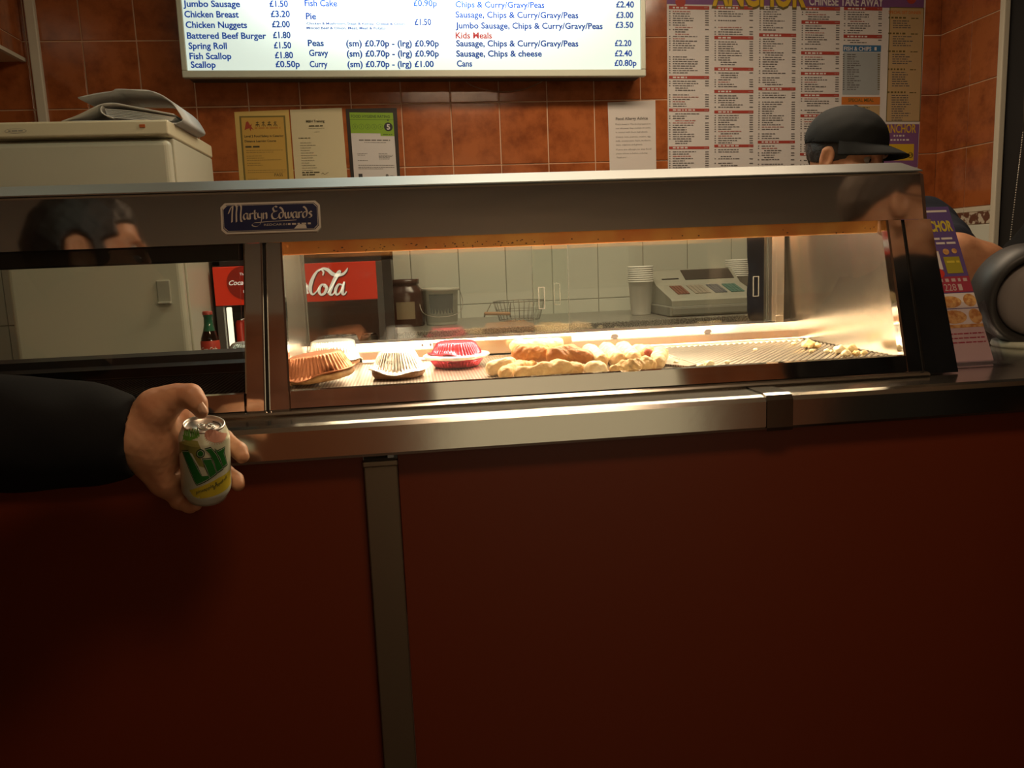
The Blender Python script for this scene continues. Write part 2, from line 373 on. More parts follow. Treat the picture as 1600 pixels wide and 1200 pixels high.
for x0, x1 in ((XL, -.2415), (-.177, .7695)):
    bm = NB(); prism_x(bm, [(1.1690, 1.1205), (1.1745, 1.1445), (1.184, 1.1455), (1.190, 1.1205)], x0, x1); obj('front_rail', bm, steel, case)
    bm = NB(); y0, y1 = slant(1.1455)+.006, slant(1.357)+.006
    prism_x(bm, [(y0, 1.1455), (y1, 1.357), (y1+.005, 1.357), (y0+.005, 1.1455)], x0, x1); obj('front_glass', bm, pane, case)
bm = NB(); prism_x(bm, [(1.156, 1.1127), (1.153, 1.1155), (1.155, 1.1185), (1.160, 1.1195), (1.19, 1.1195), (1.19, 1.1127)], XL, .798); obj('base_rail', bm, steel_b, case)
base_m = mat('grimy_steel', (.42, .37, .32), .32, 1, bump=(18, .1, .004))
dark_steel = mat('near_black_steel', (.014, .012, .011), .42, .2, bump=(30, .2, .003))  # near-black steel for the left bay parts
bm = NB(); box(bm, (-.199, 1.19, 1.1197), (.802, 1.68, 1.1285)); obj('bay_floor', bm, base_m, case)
bm = NB(); box(bm, (XL, 1.19, 1.1197), (-.216, 1.68, 1.1285)); obj('bay_floor', bm, dark_steel, case)
bm = NB()   # stepped rail along the back of the lit bay
prism_x(bm, [(1.545, 1.1287), (1.545, 1.136), (1.566, 1.138), (1.572, 1.152), (1.580, 1.1535), (1.588, 1.168), (1.630, 1.170), (1.630, 1.1287)], -.199, .790)
for k, x in enumerate((.02, .036, .052, .068, .084, .115, .131, .147, .163)):
    disc(bm, frame_at((0, 1.5765, 0)) @ Matrix.Rotation(.0, 4, 'X'), x, 1.1605, .0022, z=-.0045, mi=1)
for x in (.195, .405, .60): disc(bm, frame_at((0, 1.5755, 0)), x, 1.158, .008, z=-.004, mi=1, ry=.0045)
obj('rear_rail', bm, [steel_in, mat('vent_hole', (.12, .09, .08), .7)], case)
bm = NB(); box(bm, (.04, 1.552, 1.139), (.312, 1.571, 1.1655), .001); obj('rail_insert', bm, steel_in, case)
bm = NB(); prism_x(bm, [(1.52, 1.1287), (1.53, 1.150), (1.56, 1.154), (1.575, 1.166), (1.630, 1.168), (1.630, 1.1287)], XL, -.30); obj('rear_rail', bm, dark_steel, case)
liner = mat('liner_steel', (.52, .46, .40), .24, 1, bump=(9, .25, .01, (1, 1, .4)))
bm = NB(); loft(bm, [[(-.2125, slant(1.1287)+.02, 1.1287), (-.200, slant(1.1287)+.02, 1.1287), (-.200, 1.64, 1.1287), (-.2125, 1.64, 1.1287)], [(-.2125, slant(1.357)+.02, 1.40), (-.200, slant(1.357)+.02, 1.40), (-.200, 1.64, 1.40), (-.2125, 1.64, 1.40)]]); obj('end_liner', bm, liner, case)
bm = NB(); loft(bm, [[(.790, slant(1.1287)+.02, 1.1287), (.800, slant(1.1287)+.02, 1.1287), (.800, 1.64, 1.1287), (.790, 1.64, 1.1287)], [(.776, slant(1.357)+.02, 1.41), (.788, slant(1.357)+.02, 1.41), (.788, 1.64, 1.41), (.776, 1.64, 1.41)]]); obj('end_liner', bm, liner, case)
lipm = mat('amber_lit_lip', (.62, .20, .045), .38, .35, noise=(14, (.75, .36, .09), 4, .35, .62), bump=(40, .2, .003))  # orange halogen light on the steel is put into the base colour
bm = NB(); box(bm, (-.1995, 1.270, 1.3385), (.7755, 1.285, 1.4155), .002); obj('lamp_lip', bm, lipm, case)
bm = NB()
for k in range(70):
    disc(bm, frame_at((0, 1.2695, 0)), random.choice([random.uniform(-.12, .2), random.uniform(-.19, .77)]), random.uniform(1.340, 1.349), random.uniform(.0006, .002), z=.0003, n=7, ry=random.uniform(.0005, .0012))
obj('grease_specks', bm, mat('burnt_grease', (.07, .02, .008), .5), case)['kind'] = 'stuff'
bm = NB(); box(bm, (XL, 1.262, 1.333), (-.2415, 1.300, 1.4155), .003); obj('lamp_lip', bm, dark_steel, case)
bm = NB(); tube(bm, [(-.15, 1.46, 1.4125), (.75, 1.46, 1.4125)], .0035, 12); obj('heat_lamp', bm, mat('lamp_tube', (1, .9, .7), .3, emit=(1, .72, .42), estr=6), case)
# rear post and sliding glass doors
bm = NB(); box(bm, (.742, 1.592, 1.1702), (.752, 1.632, 1.424), .001); box(bm, (.752, 1.604, 1.1702), (.774, 1.632, 1.424), .001); box(bm, (.748, 1.588, 1.156), (.766, 1.602, 1.182), .001)
obj('rear_post', bm, steel_in, case)
pull_m = mat('etched_grip', (.07, .062, .05), .6)
for x0, x1, y, pulls in ((-.198, .318, 1.600, ((.262, 1.218, 1.262),)), (.247, .741, 1.613, ((.296, 1.224, 1.268), (.716, 1.222, 1.264)))):
    bm = NB(); box(bm, (x0, y, 1.1702), (x1, y+.005, 1.420)); d = obj('sliding_door', bm, pane_rear, case)
    for px, z0, z1 in pulls:
        bm = NB(); Mq = frame_at((0, y-.0012, 0)); a, b, t = px-.0065, px+.0065, .0016
        for r in ((a, z0, a+t, z1), (b-t, z0, b, z1), (a+t, z0, b-t, z0+t), (a+t, z1-t, b-t, z1)): box(bm, (r[0], y-.002, r[1]), (r[2], y, r[3]))
        obj('finger_pull', bm, pull_m, d)
    for xe in (x0, x1-.0012): bm = NB(); box(bm, (xe, y-.0006, 1.171), (xe+.0012, y, 1.418)); obj('door_edge', bm, mat('glass_edge', (.025, .025, .018), .6), d)
# name plate: dark blue with chipped white border
npM = Matrix.Translation((-.1915, 1.2268, 1.3925)) @ Matrix.Rotation(-.19, 4, 'X') @ UP
def cham(x, y, c): return [(-x+c, -y), (x-c, -y), (x, -y+c), (x, y-c), (x-c, y), (-x+c, y), (-x, y-c), (-x, -y+c)]
def slab(bm, M, pts, z0, z1, mi=0):
    a = [bm.verts.new(M @ Vector((*p, z0))) for p in pts]; b = [bm.verts.new(M @ Vector((*p, z1))) for p in pts]; n = len(pts)
    fs = [bm.faces.new((a[i], a[(i+1) % n], b[(i+1) % n], b[i])) for i in range(n)]+[bm.faces.new(b), bm.faces.new(a[::-1])]
    for f in fs: f.material_index = mi
    return bm
bm = NB(); slab(bm, npM, cham(.070, .0225, .006), -.001, .0015); slab(bm, npM, cham(.0672, .0197, .0055), .0015, .0019, 1); slab(bm, npM, cham(.0664, .0189, .0055), .0019, .0021, 0); slab(bm, npM, cham(.0658, .0183, .0055), .0021, .0023, 1)
poly(bm, npM, [(.032, -.0178), (.050, -.0178), (.049, -.0135), (.046, -.0115), (.044, -.0125), (.040, -.0112), (.036, -.0135)], .0025, 0); poly(bm, npM, [(-.0665, .013), (-.061, .0185), (-.066, .0185)], .0025, 0)
plate = obj('name_plate', bm, [mat('plate_silver', (.50, .46, .40), .4, .3), mat('plate_blue', (.006, .009, .045), .35)], case, label='dark blue name plate')
bm = NB(); GL = {   # broad-pen letter skeletons, x advance last
 'M': ([[(0, 5), (2, 9), (3.5, 10), (3, 5), (2.5, -1)], [(3.5, 10), (6, 11), (6.8, 9), (6.2, 5), (6, -1)], [(6.5, 9), (9, 11), (10.3, 9.5), (9.6, 4), (9.6, 0), (10.6, -.8)]], 11.5),
 'a': ([[(3.4, 4.6), (1.4, 4.8), (.3, 2.5), (1.2, .6), (3, 1.6), (3.6, 4.8), (3.5, 1.5), (4.4, .6)]], 4.6),
 'r': ([[(.8, 4.8), (.8, .5)], [(.8, 3.4), (2.2, 4.9), (3.2, 4.4)]], 3.5), 't': ([[(1.2, 7), (1.1, 1.4), (2.4, .6)], [(0, 4.8), (2.6, 4.9)]], 3.0),
 'y': ([[(.4, 4.8), (.8, 2), (2.6, 1.6)], [(3.3, 4.8), (3.2, 0), (2, -3), (-.6, -4.6), (-3.6, -4.2), (-4.4, -3.2), (-2.6, -2), (1, -1.8), (10, -1.4), (31, -.9)]], 4.0),
 'n': ([[(.7, 4.8), (.7, .5)], [(.7, 3.3), (2.4, 4.8), (3.4, 4), (3.4, .6)]], 4.4),
 'E': ([[(5, 8.6), (3.4, 9.4), (1.8, 8), (2.6, 6), (4, 5.6), (1.4, 4.8), (.6, 2.6), (1.6, .6), (4.2, .4), (5.6, 1.8)], [(2.2, 5.5), (5, 5.9)]], 6.0),
 'd': ([[(3, 4.6), (1.2, 4.6), (.3, 2.4), (1.4, .6), (3.2, 1.6), (3.9, 4.6), (3, 7.2), (1.2, 8.6)]], 4.8), 'w': ([[(.4, 4.8), (.6, 1.6), (1.8, .6), (2.8, 2), (2.8, 4.8)], [(2.8, 2), (3.8, .6), (5.2, 2), (5.2, 4.8)]], 6.0),
 's': ([[(2.9, 4.4), (1.6, 5), (.8, 3.9), (2.4, 2.4), (2.4, .9), (.4, .7)]], 3.4), ' ': ([], 2.6)}
x = 0; k = .00205; kx = .00177
for ch in 'Martyn Edwards':
    for st in GL[ch][0]: ribbon(bm, npM, [(-.0590+(x+p[0])*kx, -.0035+p[1]*k) for p in st], 0, z=.0026, nib=((.0011, .00075) if max(len(st), 0) < 9 or ch != 'y' else (.0005, .0004)))
    x += GL[ch][1]
text(bm, npM, 'REDCAR.01', -.010, -.0125, .0030, width=.032, z=.0026); greek(bm, npM, .0235, .056, -.0123, .0026, z=.0026, wl=(.5, 1.2))
obj('lettering', bm, mat('plate_letter', (.38, .33, .28), .5), plate)
# ------------------------------------------------------------------ illuminated menu board
LB = Vector((.100, 3.3, 2.031)); lbrot = Matrix.Rotation(.0085, 4, 'Y')
menu = thing('menu_board', 'illuminated white takeaway price board with blue lettering on the tiled wall', 'menu board', LB)
LM = Matrix.Translation(LB) @ lbrot @ UP; LI = LM.inverted()
def lb(px, py): p = LI @ at(px, py, 3.3); return p.x, p.y
LW, LH = .895, .62
bm = NB()
def mbox(bm, M, lo, hi, bev=0, mi=0):
    t = NB(); box(t, lo, hi, bev); t.transform(M)
    for f in t.faces: f.material_index = mi
    me = bpy.data.meshes.new('tmp'); t.to_mesh(me); t.free(); bm.from_mesh(me); bpy.data.meshes.remove(me); return bm
for lo, hi in (((-LW, 0, -.022), (LW, .026, .006)), ((-LW, LH-.03, -.022), (LW, LH, .006)), ((-LW, .026, -.022), (-LW+.020, LH-.03, .006)), ((LW-.020, .026, -.022), (LW, LH-.03, .006))): mbox(bm, LM, lo, hi, .003)
obj('frame', bm, mat('board_frame', (.50, .52, .43), .4, .15), menu)
bm = NB(); mbox(bm, LM, (-LW+.008, .008, -.125), (LW-.008, LH-.008, -.0225), .003); obj('housing', bm, mat('board_housing', (.06, .045, .035), .6), menu)
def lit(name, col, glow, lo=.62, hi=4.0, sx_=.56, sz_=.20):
    """a self-glowing film: uneven tube glow and glare are put into its emission"""
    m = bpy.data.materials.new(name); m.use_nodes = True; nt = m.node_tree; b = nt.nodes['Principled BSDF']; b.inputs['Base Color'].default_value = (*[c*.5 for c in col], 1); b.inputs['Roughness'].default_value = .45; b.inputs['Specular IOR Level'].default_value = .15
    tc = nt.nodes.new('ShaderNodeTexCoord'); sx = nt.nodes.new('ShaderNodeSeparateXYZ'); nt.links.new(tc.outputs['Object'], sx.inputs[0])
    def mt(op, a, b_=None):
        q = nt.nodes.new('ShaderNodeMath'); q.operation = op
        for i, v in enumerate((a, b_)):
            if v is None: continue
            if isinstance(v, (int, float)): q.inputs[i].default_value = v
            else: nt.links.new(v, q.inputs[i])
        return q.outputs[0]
    # painted glow falloff, as if from a horizontal tube: x centred at .03, z at .36
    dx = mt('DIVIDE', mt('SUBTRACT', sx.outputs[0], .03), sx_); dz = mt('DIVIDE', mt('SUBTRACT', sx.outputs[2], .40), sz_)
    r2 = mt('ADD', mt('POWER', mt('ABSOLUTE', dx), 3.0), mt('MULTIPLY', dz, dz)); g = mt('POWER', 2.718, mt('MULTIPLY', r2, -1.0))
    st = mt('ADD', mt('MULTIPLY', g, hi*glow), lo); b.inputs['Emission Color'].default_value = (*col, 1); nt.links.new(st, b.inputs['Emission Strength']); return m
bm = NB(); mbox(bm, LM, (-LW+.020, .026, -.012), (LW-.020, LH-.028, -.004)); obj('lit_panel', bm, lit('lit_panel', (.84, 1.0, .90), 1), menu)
blue_m = lit('glow_blue', (.010, .050, .28), .80, .8, 14, .50, .125); red_m = lit('glow_red', (.45, .045, .05), .12, .9, 3, .5, .125)  # lettering emits too, so the glare that washes it out is painted in
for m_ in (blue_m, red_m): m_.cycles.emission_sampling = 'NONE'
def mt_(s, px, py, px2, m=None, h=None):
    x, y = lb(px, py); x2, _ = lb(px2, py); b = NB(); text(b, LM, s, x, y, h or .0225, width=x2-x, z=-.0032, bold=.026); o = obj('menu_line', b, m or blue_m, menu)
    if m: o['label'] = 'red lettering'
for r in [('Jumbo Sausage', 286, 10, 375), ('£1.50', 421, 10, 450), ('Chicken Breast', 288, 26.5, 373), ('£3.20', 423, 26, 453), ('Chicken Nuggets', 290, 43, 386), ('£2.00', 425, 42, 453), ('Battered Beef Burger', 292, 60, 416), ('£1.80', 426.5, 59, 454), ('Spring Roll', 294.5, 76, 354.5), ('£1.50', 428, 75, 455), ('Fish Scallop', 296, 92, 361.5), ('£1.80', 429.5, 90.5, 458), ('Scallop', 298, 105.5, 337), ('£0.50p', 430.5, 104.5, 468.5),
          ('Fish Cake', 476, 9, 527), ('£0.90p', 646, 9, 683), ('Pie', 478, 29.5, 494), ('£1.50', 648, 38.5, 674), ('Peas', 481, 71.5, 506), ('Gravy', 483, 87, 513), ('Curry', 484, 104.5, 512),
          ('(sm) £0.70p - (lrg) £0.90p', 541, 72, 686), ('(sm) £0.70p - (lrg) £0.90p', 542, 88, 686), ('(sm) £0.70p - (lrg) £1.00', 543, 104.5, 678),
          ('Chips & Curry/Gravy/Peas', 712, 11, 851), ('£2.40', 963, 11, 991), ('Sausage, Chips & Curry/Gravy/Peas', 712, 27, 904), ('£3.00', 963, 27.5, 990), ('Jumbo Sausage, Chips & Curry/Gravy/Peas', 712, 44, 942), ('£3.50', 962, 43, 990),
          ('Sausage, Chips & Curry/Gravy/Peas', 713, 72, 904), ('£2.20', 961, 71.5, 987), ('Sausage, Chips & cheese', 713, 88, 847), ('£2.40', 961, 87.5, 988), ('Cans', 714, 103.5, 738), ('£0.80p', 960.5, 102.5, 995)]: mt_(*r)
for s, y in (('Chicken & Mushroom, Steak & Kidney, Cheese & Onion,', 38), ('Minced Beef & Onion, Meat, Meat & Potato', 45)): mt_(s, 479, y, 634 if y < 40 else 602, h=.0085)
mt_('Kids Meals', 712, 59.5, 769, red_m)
bm = NB(); tube(bm, [tuple(p) for p in spline([at(720, 120, 3.42), at(738, 134, 3.43), at(775, 143, 3.43), at(812, 141, 3.43), at(840, 131, 3.43), at(856, 121, 3.42)], 8)], .0022, 6)
tag(obj('hanging_cable', bm, mat('brown_cable', (.30, .15, .08), .5), None, True), 'thin brown cable sagging below the illuminated price board', 'cable')
# ------------------------------------------------------------------ paper notices on the wall
YP = YW-.0045
def sheet(name, label, cat, pts, col, tk=.0012, rough=.75, group=None, off=0):
    """pts = four pixel corners tl, tr, br, bl on the wall plane"""
    P = [at(x, y, YP-off) for x, y in pts]; root = thing(name, label, cat, P[3], group)
    bm = NB(); a = [bm.verts.new(p) for p in P]; b = [bm.verts.new(p+Vector((0, tk, 0))) for p in P]
    bm.faces.new(a[::-1]); bm.faces.new(b)
    for i in range(4): bm.faces.new((a[i], a[(i+1) % 4], b[(i+1) % 4], b[i]))
    bmesh.ops.recalc_face_normals(bm, faces=bm.faces)
    obj('sheet', bm, mat(name+'_paper', col, rough), root)
    tl, tr, br, bl = P; u = (br-bl); v = (tl-bl); W, H = u.length, v.length
    M = Matrix((( *(u/W), 0), (*(v/H), 0), (0, -1, 0, 0), (0, 0, 0, 1))).transposed(); M.translation = bl+Vector((0, -.0006, 0))
    return root, M, W, H
gold = (.50, .31, .060)
r, M, W, H = sheet('training_certificate', 'yellow framed-border certificate on the tiles, leftmost of the notices', 'certificate', [(366, 175), (451, 171.5), (460, 290), (375, 292)], (.56, .40, .12))
bm = NB()
for a, t, mi in ((.020, .0045, 0), (.0275, 0, 1)):
    quad(bm, M, a*.9, 0, W-a*.9, H-a*.8, z=.0002*(mi+1), mi=mi)
obj('border', bm, [mat('olive_border', (.17, .13, .03), .8), mat('gold_paper', gold, .75)], r)
bm = NB(); z = .0008
poly(bm, M, [(.035, H-.070), (.042, H-.040), (.050, H-.036), (.058, H-.052), (.070, H-.070), (.056, H-.062), (.045, H-.066)], z, 1); poly(bm, M, [(.052, H-.058), (.064, H-.045), (.058, H-.075)], z+.0002, 1)
for i, x in enumerate((.078, .101, .124, .147)):
    for st in ([(0, 0), (.016, 0)], [(.002, .008), (.014, .009)], [(.008, -.007), (.008, .013)], [(.001, -.006), (.006, .004)], [(.010, .003), (.016, -.007)])[i % 2:]: ribbon(bm, M, [(x+p[0], H-.050+p[1]) for p in st], .002, z)
greek(bm, M, .074, .180, H-.066, .006, z, 2, fill=.95)
text(bm, M, 'Level 2 Food Safety in Catering', .032, H-.098, .0085, width=.152, z=z, bold=.02); text(bm, M, 'Distance Learning Course', .032, H-.117, .0085, width=.122, z=z, bold=.02)
greek(bm, M, .033, .088, H-.138, .0065, z); text(bm, M, 'PASS', .138, .038, .012, width=.033, z=z)
for i, (y, f) in enumerate(((.150, .95), (.158, .7), (.172, .4), (.180, .45), (.188, .9), (.2, .35), (.208, .4), (.228, 1), (.236, .98), (.262, .25), (.272, .2))): greek(bm, M, .035, .185, H-y, .0022, z, 3, fill=f)
obj('print', bm, [mat('dark_print', (.06, .05, .02), .8), mat('red_emblem', (.32, .045, .02), .8), mat('faint_orange_print', (.42, .20, .03), .8), mat('faint_print', (.25, .17, .04), .8)], r)
r, M, W, H = sheet('training_notice', 'plain cream typed sheet pinned between the yellow certificate and the green rating', 'notice', [(453, 171.5), (534, 168.5), (543.5, 287), (462, 289)], (.58, .52, .33))
bm = NB(); text(bm, M, 'M&H Training', W/2-.008, H-.050, .0095, width=.072, z=z, align='C', bold=.015)
for y, a, b, h in ((.066, .07, .128, .004), (.074, .068, .13, .0018), (.088, .09, .11, .0018), (.112, .025, .072, .003)): greek(bm, M, a, b, H-y, h, z, 0 if h > .002 else 1)
for i in range(13): greek(bm, M, .03, .03+random.uniform(.03, .07), H-.130-i*.0098, .0022, z, 1)
greek(bm, M, .03, .10, .046, .004, z, 0); greek(bm, M, .03, .085, .037, .004, z, 0); ribbon(bm, M, [(.105, .04), (.112, .045), (.118, .039), (.128, .044), (.134, .047)], .0012, z)
obj('print', bm, [mat('dark_print', (0, 0, 0)), mat('grey_print', (.30, .27, .18), .8)], r)
r, M, W, H = sheet('hygiene_rating', 'black framed food hygiene rating with green band and score of five', 'hygiene certificate', [(540, 170), (620, 168.5), (626, 290), (549, 290)], (.018, .016, .014), rough=.35)
bm = NB(); x0, x1, y1 = .014, W-.012, H-.014; gy = H-.095
quad(bm, M, x0, 0, x1, y1, .0003, 0); quad(bm, M, x0, gy, x1, y1, .0006, 1); quad(bm, M, x0+.118, gy-.010, x1, gy, .0006, 1)
text(bm, M, 'FOOD HYGIENE RATING', (x0+x1)/2-.004, H-.034, .0105, width=.155, z=.001, mi=2, align='C', bold=.02); quad(bm, M, x0, H-.0415, x1, H-.0400, .001, 2)
for i in range(5):
    cx = x0+.018+i*.0255; disc(bm, M, cx, H-.069, .0105, .0009, mi=2); disc(bm, M, cx, H-.069, .0095, .0011, mi=1); text(bm, M, str(i), cx, H-.0735, .009, z=.0014, mi=2, align='C')
disc(bm, M, x1-.022, H-.069, .0175, .0009, n=28, mi=3); text(bm, M, '5', x1-.022, H-.079, .020, z=.0014, mi=0, align='C', bold=.04); poly(bm, M, [(x1-.027, H-.0405), (x1-.017, H-.0405), (x1-.022, H-.047)], .0012, 3)
greek(bm, M, x1-.045, x1-.008, gy-.006, .0035, .001, 2)
for y, a, b, h in ((.124, .03, .155, .0045), (.132, .05, .14, .002), (.176, .02, .06, .002), (.182, .02, .05, .002), (.203, .02, .06, .002), (.222, .02, .165, .002), (.230, .02, .165, .002), (.236, .02, .12, .002), (.176, .105, .14, .002), (.182, .105, .165, .002), (.187, .105, .16, .002), (.192, .105, .15, .002), (.197, .105, .15, .002)): greek(bm, M, x0+a, min(x0+b, x1-.006), H-y, h, .001, 4)
quad(bm, M, x0+.018, .030, x0+.034, .047, .001, 3); disc(bm, M, x1-.040, .040, .006, .001, mi=4); greek(bm, M, x1-.03, x1-.012, .038, .002, .001, 4)
obj('printed_face', bm, [mat('rating_white', (.58, .56, .55), .45), mat('rating_green', (.20, .36, .015), .45), mat('rating_dark_green', (.05, .10, .01), .5), ink, ink_soft], r)
r, M, W, H = sheet('allergy_notice', 'white food allergy advice sheet on the tiles left of the big takeaway menu', 'notice', [(949.5, 160), (1024, 156.5), (1025.5, 270), (953, 272)], (.60, .56, .53))
bm = NB(); text(bm, M, 'Food Allergy Advice', W/2, H-.072, .011, width=.138, z=z, align='C', bold=.02)
for i, (s, f) in enumerate((('Please beware! The food prepared in', 1), ('our takeaway may contain or come', 1), ('in contact with these ingredients:', .92), ('(Celery, nuts, peanuts, sesame, egg,', 1), ('milk, crustaceans, lupin, molluscs,', 1), ('dairy, sulphites and gluten)', .75), ('If you are allergic to any food', 1), ('please inform us before ordering.', .9), ('Thank you !', .30))):
    text(bm, M, s, .030, H-.092-i*.0162-(i > 2)*.003-(i > 5)*.003, .0060, width=.152*f, z=z, res=1)
obj('print', bm, ink_soft, r)
# the big takeaway menu poster
PT = [(1041.5, -55), (1449.5, -62), (1432, 300), (1044, 305)]
r, M, W, H = sheet('takeaway_menu_poster', 'large white takeaway menu poster with columns of dishes and purple header', 'poster', PT, (.58, .555, .54), tk=.0011)
MI = M.inverted()
def pp(px, py): p = MI @ at(px, py, YP); return p.x, p.y
pm = [mat('poster_purple', (.17, .07, .20), .6), mat('poster_red', (.34, .045, .03), .6), mat('poster_ink', (.11, .10, .10), .7), mat('poster_yellow', (.55, .36, .02), .6), mat('poster_white', (.60, .57, .55), .6), mat('poster_beige', (.42, .30, .15), .6), mat('poster_blue', (.03, .13, .28), .6), mat('poster_greyblue', (.30, .33, .34), .6), mat('poster_orange', (.50, .15, .02), .6), mat('poster_redtext', (.36, .14, .12), .7), mat('poster_olive', (.12, .09, .02), .6)]
bm = NB()
def pq(x0, y0, x1, y1, mi, z=.0004):   # a rectangle given by two pixel corners (top left, bottom right)
    a, b = pp(x0, y1), pp(x1, y0); quad(bm, M, a[0], a[1], b[0], b[1], z, mi)
quad(bm, M, 0, pp(1200, 9)[1], W, H, .0004, 0)
x, y = pp(1113, 7.5); x2, _ = pp(1259, 7.5); text(bm, M, 'ANCHOR', x-.004, y-.006, .105, width=x2-x+.008, z=.0006, mi=10, bold=.06); text(bm, M, 'ANCHOR', x, y, .095, width=x2-x, z=.0009, mi=3, bold=.035)
x, y = pp(1264, 8); x2, _ = pp(1380, 8); text(bm, M, 'CHINESE TAKE AWAY', x, y, .034, width=x2-x, z=.0008, mi=4, bold=.02)
disc(bm, M, *pp(1063, 3), .022, .0008, mi=1); disc(bm, M, *pp(1424, -2), .022, .0008, mi=1)
for (c0, c1, bars, end, start) in ((1045, 1108, (12, 121, 172, 231), 262, 14), (1116, 1177, (12, 59, 108, 143, 175, 228), 262, 14), (1185, 1243, (55, 139, 222), 262, 11), (1251, 1311, (13.5, 35, 83, 115, 149, 181, 241), 262, 14), (1317, 1377, (13.5, 57), 68, 14)):
    yy = start; nb = 0; n = 1
    k = lambda y: (y-130)*.012*(1 if c0 > 1150 else .0)
    for bpx in bars:
        pq(c0-k(bpx), bpx-2.3, c1-k(bpx), bpx+2.3, 1); a = pp(c0+6-k(bpx), bpx+1.2); greek(bm, M, a[0], a[0]+random.uniform(.05, .10), a[1], .0062, .0008, 4, wl=(.5, 1.2)); a = pp(c1-8-k(bpx), bpx+1.2); greek(bm, M, a[0], a[0]+.02, a[1], .005, .0008, 9)
    while yy < end:
        if any(bpx-5.0 < yy < bpx+5.2 for bpx in bars): yy += 1.2; continue
        kk = k(yy); ind = 10 if random.random() < .16 else 6; red = random.random() < .09
        a = pp(c0+ind-kk, yy+1); b = pp(c1-9-kk, yy+1); e = pp(c1-kk, yy+1)
        if random.random() > .05:
            greek(bm, M, a[0], b[0], a[1], .0036, .0008, 9 if red else 2, fill=random.uniform(.38, .85))
            if ind == 6: q = pp(c0-kk+.3, yy+1); quad(bm, M, q[0], q[1], q[0]+.006, q[1]+.0036, .0008, 2); quad(bm, M, e[0]-.018, e[1], e[0]-.002, e[1]+.0036, .0008, 2)
        yy += 3.55
pq(1317, 71, 1376.5, 80.5, 6); x, y = pp(1318.5, 79); x2, _ = pp(1361, 79); text(bm, M, 'FISH & CHIPS', x, y, .016, width=x2-x, z=.0008, mi=4, bold=.02); a = pp(1366, 79); greek(bm, M, a[0], a[0]+.025, a[1], .014, .0008, 4, wl=(.3, .4))
pq(1316, 82, 1376, 148, 7)
for i in range(17):
    a = pp(1316.5, 86+i*3.4); quad(bm, M, a[0], a[1], a[0]+.008, a[1]+.0038, .0008, 2); greek(bm, M, a[0]+.02, a[0]+random.uniform(.05, .085), a[1], .0038, .0008, 2); b = pp(1371, 86+i*3.4); quad(bm, M, b[0], b[1], b[0]+.01, b[1]+.0038, .0008, 10)
pq(1314.5, 151.5, 1375, 163.5, 8); x, y = pp(1325, 159); x2, _ = pp(1365, 159); text(bm, M, 'SPECIAL MEAL', x, y, .014, width=x2-x, z=.0008, mi=10, bold=.02); pq(1313.5, 165, 1374.5, 215, 5)
for i in range(8): a = pp(1318, 169+i*4); greek(bm, M, a[0], a[0]+.12, a[1], .004, .0008, 10)
pq(1384, 12, 1444, 190, 10); pq(1385.3, 13.2, 1442.8, 189, 5, .0006)
x, y = pp(1388, 21.5); x2, _ = pp(1439, 21.5); text(bm, M, 'SPECIAL SET DINNER', x, y, .0125, width=x2-x, z=.0009, mi=8, bold=.02)
yy = 27
for hd, n in ((27.5, 4), (52, 5), (80, 5), (108, 7), (144, 12)):
    a = pp(1388-(hd-30)*.02, hd+1.5); greek(bm, M, a[0], a[0]+.088, a[1], .007, .0009, 10, wl=(.3, 1.0)); greek(bm, M, a[0]+.105, a[0]+.138, a[1], .004, .0009, 10)
    for i in range(n): b = pp(1395-(hd-30)*.02, hd+6+i*3.5); greek(bm, M, b[0], b[0]+random.uniform(.05, .10), b[1], .004, .0009, 2)
pq(1380, 194, 1436, 262, 0); x, y = pp(1383, 207.5); x2, _ = pp(1431, 207.5); text(bm, M, 'ANCHOR', x, y, .036, width=x2-x, z=.0008, mi=3, bold=.02)
a = pp(1396, 213.5); greek(bm, M, a[0], a[0]+.06, a[1], .007, .0008, 4, wl=(.4, .8)); a = pp(1391, 220); greek(bm, M, a[0], a[0]+.095, a[1], .007, .0008, 4, wl=(.4, .9))
pq(1383, 225, 1428, 251, 3, .0007); x, y = pp(1422, 246.5); disc(bm, M, x, y+.011, .013, .0009, mi=10); text(bm, M, '5', x, y+.003, .018, z=.0012, mi=3, align='C', bold=.03)
obj('print', bm, pm, r)
# ------------------------------------------------------------------ fridge freezer with folder on top
fr = thing('fridge_freezer', 'tall cream fridge freezer with flat lid behind the left of the cabinet', 'fridge', (-.935, 2.87, 0))
bm = NB(); box(bm, (-1.19, 2.648, .02), (-.682, 3.14, 1.722), .004); obj('body', bm, cream, fr)
bm = NB(); box(bm, (-1.188, 2.60, .06), (-.684, 2.642, 1.712), .016, seg=4); obj('door', bm, cream, fr)
bm = NB(); box(bm, (-1.193, 2.592, 1.7235), (-.679, 3.142, 1.768), .006, seg=3); lid = obj('lid', bm, cream_lid, fr, label='yellowed lid')
bm = NB(); p = at(222, 197, 2.59); box(bm, (p.x-.008, 2.590, p.z-.004), (p.x+.008, 2.593, p.z+.005)); obj('energy_sticker', bm, mat('orange_sticker', (.40, .08, .01), .5), lid, label='small orange sticker')
bm = NB(); p = at(24, 204.5, 2.59); q = frame_at((p.x, 2.5915, p.z)); disc(bm, q, 0, 0, .030, 0, 32, ry=.0065); disc(bm, q, 0, 0, .0288, .0003, 32, 1, ry=.0055); greek(bm, q, -.020, .020, -.0015, .003, .0006, 2); obj('badge', bm, [ink_soft, cream_lid, ink_soft], lid)
